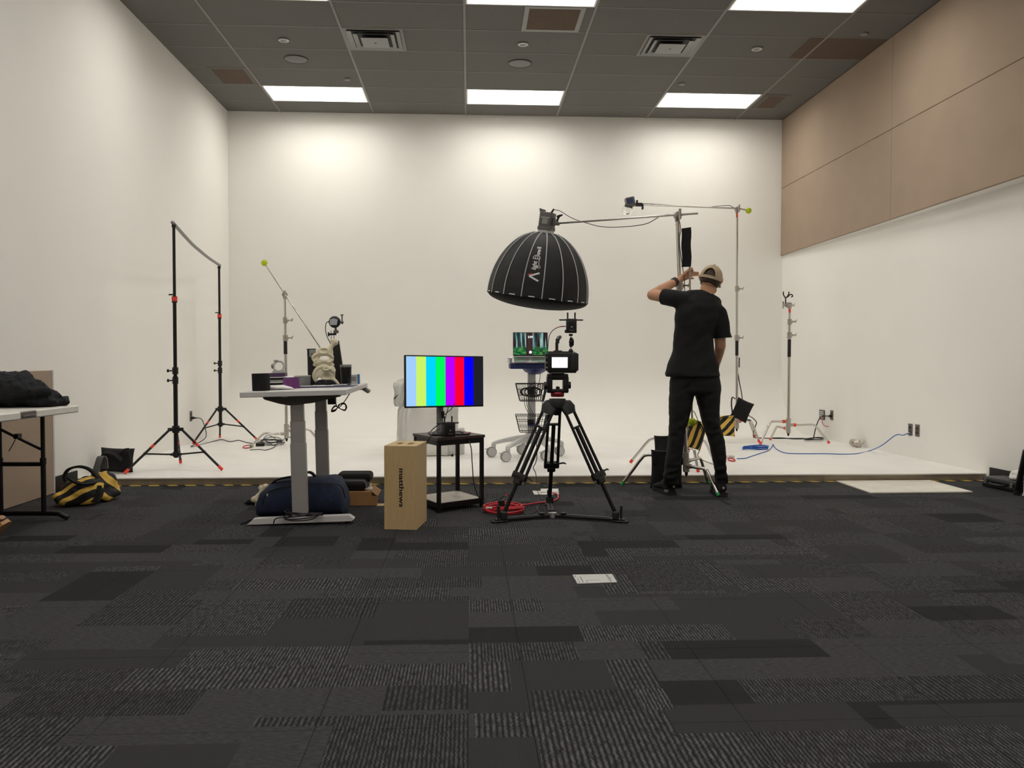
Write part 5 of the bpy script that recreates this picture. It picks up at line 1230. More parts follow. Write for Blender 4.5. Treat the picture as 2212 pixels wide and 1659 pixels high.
# ================================================================== CABLES AND BITS ON THE CARPET AROUND THE TRIPOD
t = thing('red_extension_cord', 'coiled red extension cord on the carpet by the tripod', 'cord', gp(1088, 1105, 0))
b = MB(); random.seed(31); c = gp(1088, 1103, .012)
for k in range(6):
    rx = .125+.02*random.random(); ry = .10+.03*random.random(); ox, oy = random.uniform(-.012, .012), random.uniform(-.02, .02)
    b.tube([(c.x+ox+rx*math.cos(a)*(1+.03*math.sin(3*a+k)), c.y+oy+ry*math.sin(a), .008+.0075*k+.004*math.sin(2*a+k)) for a in [2*PI*i/28 for i in range(28)]], .0058, 8, 0, True)
b.tube([gp(1118, 1096, .02), gp(1135, 1091, .012), gp(1155, 1087, .009), gp(1178, 1084.5, .009), gp(1195, 1082, .009), gp(1205, 1076, .009), gp(1204, 1068, .009), gp(1194, 1065, .009)], .0058, 8, 6)
b.tube([gp(1070, 1093, .03), gp(1080, 1089, .03), gp(1092, 1088, .03), gp(1110, 1089, .02)], .0058, 8, 6)
part(b, 'cord', M_('red_cable'), t, smooth=180)
part(MB().tube([gp(1113, 1094, .034), gp(1120, 1093, .03), gp(1135, 1090, .022)], [.012, .011, .008], 8, 3), 'connector', M_('red_cable'), t)
ca = gp(1083, 1093, .055); t = thing('power_adapter', 'black power adapter plugged in on top of the red cord coil', 'power adapter', (ca.x, ca.y, .053))
part(MB().box((ca.x, ca.y, .075), (.04, .035, .042), .005, MX.Rotation(.3, 4, 'Z')), 'block', M_('black_plastic'), t)
part(MB().tube([(ca.x-.005, ca.y, .095), at(1082, 1080, ca.y), at(1086, 1073, ca.y), at(1092, 1070.5, ca.y), at(1104, 1070, ca.y+.05)], .0028, 6, 5), 'lead', M_('cable_black'), t)
part(MB().tube([at(1090, 1071, ca.y), at(1096, 1069.6, ca.y)], .0045, 6), 'sleeve', M_('red_tape'), t)
one(MB().box(gp(1056, 1097, .062)+V((.0, .0, 0)), (.045, .012, .010), .003, MX.Rotation(.0, 4, 'Z')), 'white_connector', M_('paper'), 'small white connector lying on the red cord coil', 'plug')
t = thing('floor_papers', 'white sheets of paper on the carpet behind the tripod', 'paper', gp(1175, 1065, 0))
for pts, z in (([(1150, 1060), (1207, 1060), (1207, 1068), (1154, 1068)], .002), ([(1168, 1055.5), (1206, 1055.5), (1206, 1062), (1168, 1062)], .012)):
    q4 = [gp(x, y, z) for x, y in pts]; part(quad_slab(MB(), q4, z-.0012 if z < .01 else .003, z), 'sheet' if z < .01 else 'pad', M_('paper'), t)
b = MB(); G_ = lambda x, y: gp(x, y, .004)
b.tube([at(1157, 925, 5.75), at(1160, 980, 5.8), at(1157, 1000, 5.82), at(1152, 1010, 5.82), at(1157, 1022, 5.9), at(1160, 1040, 6.2), G_(1160, 1060)+V((0, 0, .01)), G_(1167, 1072), G_(1172, 1080)], .0028, 6, 6)
one(b, 'tripod_lead', M_('cable_black'), 'thin black lead dropping from the tripod to the carpet', 'cable', smooth=180)
b = MB(); b.tube([G_(1132, 1110), G_(1138, 1113), G_(1148, 1110), G_(1158, 1103), G_(1162, 1096), G_(1162, 1088)], .0028, 6, 6).tube([G_(1158, 1092), G_(1163, 1105), G_(1168, 1114), G_(1176, 1116), G_(1186, 1111)], .0028, 6, 6)
one(b, 'floor_leads', M_('cable_black'), 'thin black leads crossing on the carpet inside the tripod spreader', 'cable', smooth=180)
b = MB(); b.tube([G_(1042, 1091), G_(1056, 1090), G_(1070, 1088), G_(1082, 1091)+V((0, 0, .05))], .0038, 6, 6).tube([G_(1052, 1098)+V((0, 0, .01)), G_(1062, 1093)+V((0, 0, .03)), G_(1076, 1089)+V((0, 0, .04))], .0038, 6, 6)
one(b, 'table_lead', M_('cable_black'), 'black lead running from the side table foot to the red cord', 'cable', smooth=180)
# floor box cover
t = thing('floor_box', 'pale metal floor outlet box set into the carpet', 'floor outlet', gp(1285, 1252, 0))
q4 = [gp(1247, 1262, 0), gp(1333, 1259, 0), gp(1322, 1241.5, 0), gp(1237, 1243, 0)]
part(quad_slab(MB(), q4, .0, .004, .0), 'plate', M_('pale_grey'), t)
part(quad_slab(MB(), q4, -.002, .0015, .06), 'gasket', M_('black_rubber'), t)
cq = sum(q4, V())/4; ex = (q4[1]-q4[0])/2; ey = (q4[3]-q4[0])/2
FP = lambda u, v: cq+ex*u+ey*v
def strip(u0, v0, u1, v1, m_, nm, z=.0046): part(quad_slab(MB(), [FP(u0, v0), FP(u1, v0), FP(u1, v1), FP(u0, v1)], .0035, z), nm, m_, t)
strip(-.70, -.75, -.67, .55, M_('black_plastic'), 'slot'); strip(-.86, -.35, -.84, .25, M_('black_plastic'), 'slot'); strip(-.93, .5, -.89, .75, M_('black_plastic'), 'slot'); strip(-.90, -.85, -.86, -.6, M_('black_plastic'), 'slot')
strip(.74, -.85, .76, .85, M_('outlet_dark'), 'slot'); strip(.66, -.85, .72, .85, M_('mid_grey'), 'groove')
strip(-.45, .55, -.44, .95, M_('mid_grey'), 'groove'); strip(.35, .5, .36, .95, M_('mid_grey'), 'groove'); strip(-.50, -.95, -.48, -.4, M_('outlet_dark'), 'groove'); strip(-.50, -.42, .2, -.38, M_('mid_grey'), 'groove'); strip(.2, -.7, .21, -.4, M_('mid_grey'), 'groove')
strip(.80, -.1, .83, .1, M_('outlet_dark'), 'latch')
# ================================================================== RIGHT SIDE: C-STANDS, SOFTBOX, SANDBAGS
# near C-stand (base on the carpet), carries the softbox boom
YB1 = 6.60; cb = at(1482, 1010, YB1); z6 = lambda py: at(1475, py, YB1).z
fb = [gp(1343, 1050, 0), gp(1552, 1074, 0), gp(1529, 1045, 0)]
zt_b = z6(463)
leanb = ((at(1463, 463, YB1).x-at(1482, 1000, YB1).x)/(zt_b-z6(1000)), 0)
_, headB = c_stand('c_stand', 'chrome C-stand with green tipped legs on the carpet, holding the softbox boom', (cb.x, cb.y), .0, fb, [.26, .19, .225], None, [z6(614)], zt_b-.012, None, 'green_tape', lean=leanb, headdir=(0, -1, 0), hubtape=False)
part(MB().tube([headB-V((0, 0, .075)), headB-V((0, 0, .035))], .0125, 12), 'neck_tape', M_('red_tape'), _)
# softbox position
SBY = 7.20
sc0 = at(1178, 503, SBY)                        # neck
rimL, rimR = at(1053, 633, SBY), at(1269, 653, SBY)
rc = (rimL+rimR)/2; Rr = (rimR-rimL).length/2
axis = (sc0-rc); axis.y = -.055; axis.normalize()
hp_ = headB+V((0, -.045, 0))
# boom arm
arm_end = at(1204, 482.5, SBY-.03); tail = hp_+(hp_-arm_end).normalized()*.155
part(MB().tube([tail, arm_end], .008, 10), 'boom_arm', M_('chrome'), _)
# softbox
t = thing('softbox', 'black dome softbox with white seams and white lettering, hung from the boom', 'softbox', rc)
R = rotm((0, 0, 1), axis); T = MX.Translation(rc) @ R
hgt = (sc0-rc).length-.01
tang = None
def dome_r(v):     # v 0 at the rim, 1 at the neck
    return Rr*(max(0., 1-(v*.985)**2.15))**.62*(1-.0*v)+.055*v**3
NP = 16; SUB = 4; nv = 26; vs_ = []; fs = []
def dome_pt(a, v, off=0.):
    """point on the panelled cloth; a in panel units, seams stand proud, cloth sags between them"""
    f = a % 1.; k = math.floor(a)
    r = dome_r(v)+off
    p0 = V((r*math.cos(2*PI*k/NP), r*math.sin(2*PI*k/NP))); p1 = V((r*math.cos(2*PI*(k+1)/NP), r*math.sin(2*PI*(k+1)/NP)))
    q = p0.lerp(p1, f); sag = 1+.012*math.sin(PI*f)*(1-v)+.010*math.sin(PI*f)*mnoise.noise(V((k*3.1, v*9, 0)))
    dip = .010*Rr*math.sin(PI*f)*max(0, (.08-v)/.08)      # cloth edge scallops up between the rods
    return V((q.x*sag, q.y*sag, v*hgt+dip))
n_ = NP*SUB
for j in range(nv+1):
    for i in range(n_): vs_.append(dome_pt(i/SUB, j/nv))
fs = [(j*n_+i, j*n_+(i+1) % n_, (j+1)*n_+(i+1) % n_, (j+1)*n_+i) for j in range(nv) for i in range(n_)]
cl = MB(T).add(vs_, fs); 
sk = part(cl, 'cloth', M_('soft_nylon'), t, smooth=180)
inner = MB(T); inner.add([dome_pt(i/SUB, j/nv, -.012)*1. for j in range(0, nv+1) for i in range(n_)], [(j*n_+i, (j+1)*n_+i, (j+1)*n_+(i+1) % n_, j*n_+(i+1) % n_) for j in range(nv) for i in range(n_)])
part(inner, 'lining', M_('black_cloth'), t, smooth=180)
for k in range(NP): part(MB(T).tube([dome_pt(k, j/20., .0015) for j in range(0, 21)], .0042, 6), 'seam', M_('piping'), t, 'pale grey seam' if k == 0 else None)
fc0 = MB(T).lathe([(Rr*.995*math.cos(a), -.098*math.sin(a)+.002) for a in [PI/2*k/12 for k in range(13)]], 48); part(fc0, 'front_cover', M_('black_cloth'), t, 'bulging black front cover', smooth=180)
rimm = MB(T); rimm.tube([dome_pt(i/SUB, .0, .0) for i in range(n_)], .006, 6, 0, True); part(rimm, 'rim', M_('black_cloth'), t)
for k in range(NP):
    part(MB(T).tube([dome_pt(k+.35+.1*j, .012, .003) for j in range(4)], .0045, 6), 'rim_tape', M_('print_white'), t)
# lettering on the panel facing the room
cam_l = (T.inverted() @ V((0, 0, CH))); a_view = math.atan2(cam_l.y, cam_l.x)/(2*PI)*NP
a_txt = math.floor(a_view-.35)+.42
tg = math.floor(a_view-.35)
def print_on(vs2, fs2, v0, scale, across0, name, mat_):
    """x of the drawing runs up the dome, y across the panel (metres)"""
    mb = MB(T); out = []
    for x, y in vs2:
        v = v0+x*scale/hgt/1.12; r = dome_r(v); w = 2*PI*r/NP
        out.append(dome_pt(tg+across0+(-y*scale)/w, v, .0035))
    mb.add(out, fs2); return part(mb, name, mat_, t, smooth=0)
tv, tf = text_mesh('light', .050, .92, .0012, .15); print_on(tv, tf, .475, 1., .42, 'lettering', M_('print_white'))
tv, tf = text_mesh('ome', .046, .62, .0012, .15); print_on(tv, tf, .680, 1., .50, 'lettering', M_('print_white'))
tv, tf = text_mesh('II', .046, .8, .0014); print_on(tv, tf, .748, 1., .50, 'lettering', M_('print_white'))
# dome drawn as the capital letter, with the long tail, and the emblem
def stroke(pts, w):
    v2 = []; p = [V((a_, b_, 0)) for a_, b_ in pts]
    for i in range(len(p)):
        d = (p[min(i+1, len(p)-1)]-p[max(i-1, 0)]).normalized(); nn = V((-d.y, d.x, 0))*w/2
        v2 += [((p[i]+nn).x, (p[i]+nn).y), ((p[i]-nn).x, (p[i]-nn).y)]
    return v2, [(2*i, 2*i+1, 2*i+3, 2*i+2) for i in range(len(p)-1)]
for pts in ([(-.018, -.028), (-.018, .028)], [(-.018, -.028), (.0, -.026), (.012, -.015), (.017, .0), (.012, .015), (.0, .026), (-.018, .028)], [(-.018, -.009), (.014, -.007)], [(-.018, .009), (.014, .007)], [(.004, -.026), (-.03, -.024), (-.07, -.028), (-.085, -.042), (-.10, -.038), (-.098, -.026), (-.08, -.024), (-.075, -.012)]):
    a_, b_ = stroke(pts, .0045); print_on(a_, b_, .607, 1., .45, 'lettering', M_('print_white'))
for pts in ([(-.036, -.042), (.0, .036)], [(.036, -.042), (.0, .036)]):
    a_, b_ = stroke(pts, .015); print_on(a_, b_, .315, 1., .47, 'emblem', M_('print_white'))
a_, b_ = stroke([(.004, .046), (.016, .040), (.022, .018)], .011); print_on(a_, b_, .315, 1., .47, 'emblem', M_('print_red'))
# lamp head above the dome
nk = rc+axis*(hgt+.005)
LT = MX.Translation(nk) @ R @ MX.Rotation(-.5, 4, 'Z')
part(MB(LT).cyl((0, 0, -.02), (0, 0, .018), .068, n=28), 'speed_ring', M_('pale_grey'), t)
t = thing('studio_lamp', 'dark grey studio lamp head on top of the softbox', 'lamp', nk+axis*.018)
w_, d_, h_ = .052, .060, .168
hd = part(MB(LT).box2((-w_-.006, -d_, .0185), (w_+.006, d_, .05), .008, 2).box2((-w_, -d_, .045), (w_, d_, h_), .008, 2), 'housing', M_('lamp_grey'), t)
part(MB(LT).add([(-w_, -d_, h_-.004), (-w_+.004, -d_, h_-.004), (-w_+.004, d_, h_-.004), (-w_, d_, h_-.004), (-w_-.008, -d_, h_+.026), (-w_-.002, -d_, h_+.026), (-w_-.002, d_, h_+.026), (-w_-.008, d_, h_+.026)], [(0, 1, 2, 3), (4, 7, 6, 5), (0, 4, 5, 1), (1, 5, 6, 2), (2, 6, 7, 3), (3, 7, 4, 0)]), 'fin', M_('lamp_grey'), hd)
part(MB(LT).box2((-.02, -d_-.002, .07), (.03, -d_+.001, .115), .001), 'print_panel', M_('mid_grey'), hd)
part(MB(LT).box2((-.036, -d_-.002, .121), (.044, -d_+.001, .125), .0005), 'print_line', M_('print_white'), hd)
part(MB(LT).box2((w_, -.02, .06), (w_+.02, .02, .13), .005).box2((w_+.015, -.016, .07), (w_+.06, .016, .10), .005), 'yoke', M_('lamp_grey'), t)
part(wing(MB(LT), V((w_+.035, 0, .10)), (.3, 0, 1), 1.2), 'yoke_knob', M_('black_plastic'), t)
part(MB(LT).cyl((.03, 0, h_), (.046, 0, h_+.035), .008, n=8), 'connector', M_('black_plastic'), t)
b = MB(); Yk = SBY-.02
b.tube([at(1189, 460, Yk), at(1194, 454, Yk), at(1203, 454, Yk), at(1212, 457, Yk), at(1228, 467, Yk-.03), at(1245, 475, Yk-.07), at(1268, 482, Yk-.13), at(1295, 489, Yk-.2), at(1325, 491, Yk-.28), at(1370, 488, Yk-.38), at(1400, 482, Yk-.45), at(1425, 468, Yk-.5), at(1445, 463.5, Yk-.55), at(1460, 467, Yk-.62), at(1468, 480, 6.52), at(1470, 500, 6.5), at(1467, 520, 6.52), at(1470, 545, 6.52), at(1474, 575, 6.52), at(1478, 600, 6.5), at(1479, 625, 6.5), at(1484, 700, 6.52), at(1488, 870, 6.66), at(1500, 890, 6.68), at(1512, 920, 6.7), at(1519, 945, 6.75), at(1510, 975, 6.8), at(1508, 985, 6.85), at(1520, 995, 6.9), at(1540, 1003, 7.05)], .0032, 6, 5)
one(b, 'lamp_cable', M_('cable_black'), 'thin black cable sagging from the lamp head along the boom', 'cable', smooth=180)

# far C-stand behind the person (base on the platform, red tips)
YC1 = 7.50; cc1 = at(1484, 960, YC1)
fc = [gp(1362, 1001, ZP), gp(1508, 1021, ZP), gp(1543, 999, ZP)]
zc = lambda py: at(1484, py, YC1).z
c_stand('c_stand', 'chrome C-stand with red tipped legs hidden behind the person', (cc1.x, cc1.y), ZP, fc, [.30, .245, .275], None, [zc(760)], zc(690), None, 'red_tape', head=False)
# vertical rod with a tennis ball foot and a black flag
YR = 6.50; r0, r1 = at(1495, 912, YR), at(1488.5, 493, YR)
t = thing('flag_rod', 'upright metal rod with a tennis ball at its foot, held by the person', 'rod', r0-V((0, 0, .034)))
part(MB().tube([r0, r1], .0075, 10), 'rod', M_('satin_metal'), t)
part(ball(MB(), r0), 'tennis_ball', M_('tennis_ball'), t, 'yellow tennis ball cap')
fa, fb_, fc_, fd = at(1472, 494, YR-.012), at(1492, 491, YR-.012), at(1492.5, 576, YR-.012), at(1473, 577, YR-.012)
fg = MB(); n = 8; vs_ = []
for i in range(n+1):
    for a_, b_ in ((fa, fd), (fb_, fc_)):
        q = a_.lerp(b_, i/n)+V((.003*math.sin(i*1.3), 0, 0)); vs_ += [q+V((0, -.011, 0)), q+V((0, .003, 0))]
fs = []
for i in range(n):
    o = i*4; fs += [(o, o+2, o+6, o+4), (o+1, o+5, o+7, o+3), (o, o+4, o+5, o+1), (o+2, o+3, o+7, o+6)]
fg.add(vs_, fs+[(0, 1, 3, 2), (n*4, n*4+2, n*4+3, n*4+1)])
one(fg, 'black_flag', M_('black_cloth'), 'narrow black cloth flag hanging at the top of the upright rod', 'flag')

# sandbags around the person's feet
def hung_bag(lab, c, w, h, thk, rz, tilt, mat_, strap_pts=None, flap=None, group=None, rest=None, seed=0):
    t = thing('sandbag', lab, 'sandbag', (c[0], c[1], c[2]-h/2))
    T = MX.Translation(V(c)) @ MX.Rotation(rz, 4, 'Z') @ MX.Rotation(tilt, 4, 'Y') @ MX.Rotation(PI/2, 4, 'X')
    b = MB(); b.pillow(w, h, thk, M=T, lump=.012, seed=seed)
    if rest is not None:
        for v in b.bm.verts: v.co.z = max(v.co.z, rest)
    part(b, 'pouch', mat_, t, smooth=180)
    if flap: part(MB(T).box((0, h*.30, thk*.36), (w*.94, h*.34, .008), .003), 'flap', M_('black_cloth'), t)
    if strap_pts: part(MB().strap(strap_pts, .035, .006, (0, 1, 0), 6), 'strap', M_('black_cloth'), t)
    return t
cb1 = at(1436, 970, 7.46); hung_bag('black sandbag slung on the red tipped C-stand leg behind the person', (cb1.x, 7.46, cb1.z), .19, .25, .09, .0, -.03, M_('black_cloth'), None, True, seed=1)
cb2 = at(1436, 1018, 6.66); hung_bag('black sandbag slung on the green tipped C-stand leg by the shoe', (cb2.x+.02, 6.68, .152), .26, .31, .12, .0, .02, M_('black_cloth'), None, True, rest=.001, seed=2)
cb3 = at(1502, 938, 7.42); hung_bag('striped sandbag hung between the person\'s legs on the C-stand', (cb3.x, 7.40, cb3.z), .17, .26, .08, .1, .32, hazard(3, (.88, 0, -.32), .062), [at(1487, 925, 7.36), at(1498, 909, 7.36), at(1512, 914, 7.36), at(1520, 930, 7.36)], seed=3)

# C-stand with the small lamp boom
YD = 10.0; cd = at(1591.5, 910, YD); zd = lambda py: at(1590, py, YD).z
fd_ = [gp(1640, 957, ZP), V((cd.x+.34, cd.y+.34, 0)), V((cd.x-.42, cd.y+.1, 0))]
_, headD = c_stand('c_stand', 'tall chrome C-stand holding the small glass lamp on its boom', (cd.x, cd.y), ZP, fd_, [.31, .28, .25], None, [zd(728), zd(622)], zd(452), (zd(768), zd(733)), 'red_tape', lean=(-.008, 0), headdir=(0, -1, 0))
part(MB().tube([headD-V((0, 0, .10)), headD-V((0, 0, .045))], .0125, 12), 'neck_tape', M_('red_tape'), _)
part(MB().box(V((cd.x+.024, cd.y, zd(783))), (.010, .02, .12), .003), 'clip_plate', M_('black_plastic'), _)
hpD = headD+V((0, -.045, 0)); bl = at(1617, 455, YD-.045); le = at(1388, 442.5, YD-.2)
ba = part(MB().tube([bl, hpD, le], .009, 10), 'boom_arm', M_('chrome'), _)
part(ball(MB(), bl, .036), 'tennis_ball', M_('tennis_ball'), ba, 'yellow tennis ball cap')
Yq = YD-.2
t = thing('spot_lamp', 'small grey lamp with a clear glass globe on the far boom arm', 'lamp', at(1360, 445, Yq))
q1 = at(1361, 437, Yq); 
part(MB().box(q1, (.105, .10, .11), .012, MX.Rotation(-.22, 4, 'Y'), 2), 'housing', M_('lamp_grey'), t)
part(MB().box(at(1361, 434, Yq-.052), (.07, .006, .055), .003, MX.Rotation(-.22, 4, 'Y')), 'display', M_('cart_navy'), t)
part(MB().cyl(at(1359, 441, Yq), at(1357, 449, Yq), .045, .05, 20), 'collar', M_('black_plastic'), t)
gl = bpy.data.materials.new('clear_glass'); gl.use_nodes = True; gb = gl.node_tree.nodes['Principled BSDF']; gb.inputs['Base Color'].default_value = (.95, .96, .95, 1); gb.inputs['Roughness'].default_value = .05; gb.inputs['Transmission Weight'].default_value = 1.; gb.inputs['IOR'].default_value = 1.3
part(MB().sphere(at(1354.5, 453, Yq), .056, 24, 14), 'globe', gl, t)
part(MB().cyl(at(1367, 440, Yq), at(1374, 441, Yq), .012, n=10), 'spigot', M_('silver'), t)
part(MB().box(at(1380, 442, Yq), (.085, .05, .04), .008).box(at(1376, 438, Yq), (.02, .03, .06), .004).box(at(1388, 447, Yq), (.02, .03, .06), .004), 'clamp', M_('black_plastic'), t)
b = MB(); b.tube([at(1372, 440, Yq), at(1400, 440.5, Yq+.02), at(1440, 443, Yq+.05), at(1480, 445.5, Yq+.1), at(1530, 447, Yq+.13), at(1555, 445, Yq+.14), at(1575, 444, YD-.05), at(1585, 449, YD-.04)], .004, 6, 6)
one(b, 'boom_cable', M_('cable_black'), 'thin cable running along the far boom arm', 'cable', smooth=180)
b = MB(); b.tube([at(1594, 805, YD), at(1598, 830, YD-.02), at(1602, 850, YD-.1), at(1606, 880, YD-.16), at(1616, 896, YD-.1), at(1626, 903, YD), at(1634, 912, YD), at(1632, 920, YD), at(1628, 932, YD)]+[gp(x, y, ZP+.005) for x, y in ((1628, 944), (1636, 946), (1670, 947), (1700, 947), (1730, 947), (1755, 948))], .006, 6, 6)
one(b, 'stand_cable', M_('cable_black'), 'black cable from the tall C-stand along the platform to the wall', 'cable', smooth=180)
cdb = at(1603, 886, 9.80); hung_bag('plain black sandbag tipped over the tall C-stand leg', (cdb.x, 9.80, cdb.z), .21, .25, .06, .0, .42, M_('black_cloth'), [at(1582, 892, 9.76), at(1580, 872, 9.76), at(1582, 858, 9.76), at(1588, 862, 9.76)], seed=5)
cdh = at(1567, 920, 9.74); hung_bag('striped sandbag hung on the tall C-stand leg beside the plain black one', (cdh.x, 9.74, cdh.z), .23, .25, .08, .0, .0, hazard(4, (.72, 0, -.7), .085), [at(1553, 905, 9.7), at(1566, 899, 9.7), at(1585, 897, 9.7)], seed=6)

# C-stand with hook at the right
YE = 9.50; ce_ = at(1703, 920, YE); ze = lambda py: at(1703, py, YE).z
fe = [gp(1642, 962, ZP), gp(1791, 959, ZP), gp(1664, 951, ZP)]
te, headE = c_stand('c_stand', 'short chrome C-stand with a black hook on top by the right wall', (ce_.x, ce_.y), ZP, fe, [ze(910), ze(918), ze(926)], None, [ze(722), ze(693)], ze(659), (ze(771), ze(733)), 'red_tape', headdir=(-1, -.2, 0))
part(MB().tube([headE-V((0, 0, .085)), headE-V((0, 0, .045))], .0135, 12), 'neck_tape', M_('red_tape'), te)
t = thing('cable_hook', 'black wire hook standing in the grip head of the short C-stand', 'hook', at(1697, 650, YE))
E_ = lambda x, y: at(x, y, YE-.03)
part(MB().tube([E_(1697, 656), E_(1697, 645), E_(1694, 640), E_(1692, 635), E_(1692.5, 630)], .007, 8, 4).tube([E_(1697, 643), E_(1701, 640), E_(1704, 634), E_(1704, 630)], .007, 8, 4).tube([E_(1697, 643), E_(1702, 641), E_(1707, 636), E_(1711, 637), E_(1712, 640), E_(1709, 642)], .007, 8, 4), 'hook', M_('black_metal'), t)
b = MB(); b.tube([gp(x, y, ZP+.008) for x, y in ((1668, 946), (1690, 946), (1712, 948), (1735, 948), (1750, 947))], .006, 6, 5)
for k in range(5): b.tube([gp(x, y, ZP+.006+.005*k) for x, y in ((1738, 948+.4*k), (1752, 946), (1768, 946-.3*k), (1778, 946), (1768, 949), (1750, 949+.3*k), (1738, 948+.4*k))], .005, 6, 5)
b.tube([gp(1757, 948, ZP+.01), at(1762, 925, 9.9), at(1768, 908, 9.95), oD+V((-.012, 0, -.02))], .006, 6, 6)
one(b, 'outlet_cable', M_('cable_black'), 'black cable heap on the platform rising to the data outlet', 'cable', smooth=180)
b = MB(); b.tube([oD+V((-.012, -.02, -.015)), at(1776, 905, oD.y-.1), at(1777, 915, oD.y-.12), at(1784, 921, oD.y-.15), at(1790, 920.5, oD.y-.2)], .0045, 6, 6)
one(b, 'red_patch_lead', M_('red_cable'), 'short red lead hanging from the data outlet', 'cable', smooth=180)
one(MB().box(o1+V((-.02, .0, -.01)), (.03, .03, .03), .005).cyl(o1+V((-.03, .0, -.01)), oD+V((-.03, -.07, -.01)), .007, n=8), 'black_plug', M_('black_plastic'), 'black plug in the single outlet beside the data plate', 'plug')

# blue ethernet cable
Bp = lambda x, y: gp(x, y, ZP+.004)
t = thing('ethernet_cable', 'blue network cable snaking over the platform to the right wall outlet', 'cable', Bp(1680, 978))
part(MB().tube([o2+V((-.008, 0, -.03)), o2+V((-.05, .05, -.06)), at(1935, 940, 8.05), at(1905, 962, 8.15), Bp(1880, 974)+V((0, 0, .004)), Bp(1850, 980), Bp(1815, 981), Bp(1780, 980), Bp(1735, 980), Bp(1700, 979), Bp(1684, 974), Bp(1674, 967), Bp(1670, 960), Bp(1668, 964), Bp(1660, 973), Bp(1640, 980), Bp(1622, 986), Bp(1610, 990), Bp(1592, 991)], .0048, 8, 6), 'cord', M_('blue_cable'), t, smooth=180)
b = MB(); random.seed(41); c = Bp(1632, 970)
for k in range(7):
    b.tube([(c.x+(.135+.015*random.random())*math.cos(a)+random.uniform(-.004, .004), c.y+.055*math.sin(a)*(1+.3*random.random())+.02*math.cos(a), ZP+.006+.005*k+.006*math.sin(a*2+k)) for a in [2*PI*i/20 for i in range(20)]], .0042, 6, 0, True)
part(b, 'coil', M_('blue_cable'), t, smooth=180)
part(MB().box(o2+V((-.012, 0, -.03)), (.02, .014, .014), .003), 'plug', M_('pale_grey'), t)
b = MB(); c = Bp(1580, 995)
b.tube([(c.x+.03*math.cos(a), c.y+.05*math.sin(a), ZP+.014+.008*math.sin(a)) for a in [2*PI*i/16 for i in range(16)]], .007, 6, 0, True)
one(b, 'red_loop', M_('red_cable'), 'red loop tag at the end of the blue cable', 'tag', smooth=180)
one(MB().box(Bp(1577, 989)+V((0, 0, .012)), (.07, .06, .02), .004, MX.Rotation(.3, 4, 'Z')), 'network_coupler', M_('pale_grey'), 'pale coupler box beside the red loop at the blue cable end', 'adapter')
# two loose grip heads by the right wall
for px, py, lab, rz in ((1851, 964, 'loose grip head on the platform with wing nut towards the hook stand', 2.8), (1868, 966, 'loose grip head on the platform against the right wall', .3)):
    p = gp(px, py, ZP); p = V((min(p.x, XRW(p.y)-.075), p.y-.02, ZP+.042)); t = thing('grip_head', lab, 'grip head', (p.x, p.y, ZP))
    d = V((math.cos(rz)*.75, -.6, .2)).normalized()
    part(MB().cyl(p-d*.006, p+d*.022, .041, n=20).cyl(p-d*.028, p-d*.008, .037, n=20), 'discs', M_('wood_head'), t)
    part(wing(MB(), p+d*.02, d, 1.0), 'wing_nut', M_('wood_head'), t)
    part(MB().cyl(p+V((0, -.03, .0)), p+V((0, -.05, .0)), .012, n=10), 'bore', M_('wood_head'), t)
# white board on the carpet
q4 = [gp(1880, 1066.5, 0), gp(2101, 1064.5, 0), gp(2001, 1037.5, 0), gp(1802, 1039.5, 0)]
for q in q4: q.y = min(q.y, YP-.04)
t = thing('white_board', 'flat white foam board with faint stains lying on the carpet', 'board', sum(q4, V())/4)
stain = pm('board_white', (228, 222, 210), .35, var=.10, vscale=5)
part(quad_slab(MB(), q4, .0022, .011), 'sheet', stain, t)
# black case with white cloth, right edge
cA_ = gp(2155, 1052, 0)
CT = MX.Translation(V((4.30, 6.50, .002))) @ MX.Rotation(-1.45, 4, 'Z')
t = thing('hard_case', 'black hard case lying on the carpet against the right wall', 'case', M=CT)
part(MB(CT).box2((-.18, -.10, 0), (.18, .10, .045), .012, 2), 'lower_shell', M_('black_plastic'), t)
part(MB(CT).box2((-.18, -.10, .047), (.18, .10, .085), .016, 2), 'lid', pm('case_lid', (48, 49, 50), .5), t)
part(MB(CT).tube([(-.08, -.10, .045), (-.07, -.123, .04), (.0, -.13, .036), (.07, -.123, .04), (.08, -.10, .045)], .008, 8, 4), 'handle', M_('black_plastic'), t)
for s in (-.14, .14): part(MB(CT).box2((s-.015, -.107, .028), (s+.015, -.099, .068), .003), 'latch', M_('lamp_grey'), t)
b = MB(); b.sphere((4.33, 6.43, .125), (.07, .05, .040), 18, 12).sphere((4.29, 6.42, .105), (.05, .04, .02), 14, 10); remesh(b, .008, 3); b.jitter(.01, 26, 3)
for v in b.bm.verts: v.co.z = max(v.co.z, .0885)
one(b, 'white_cloth', M_('paper'), 'crumpled white cloth on the black hard case', 'cloth', smooth=180)
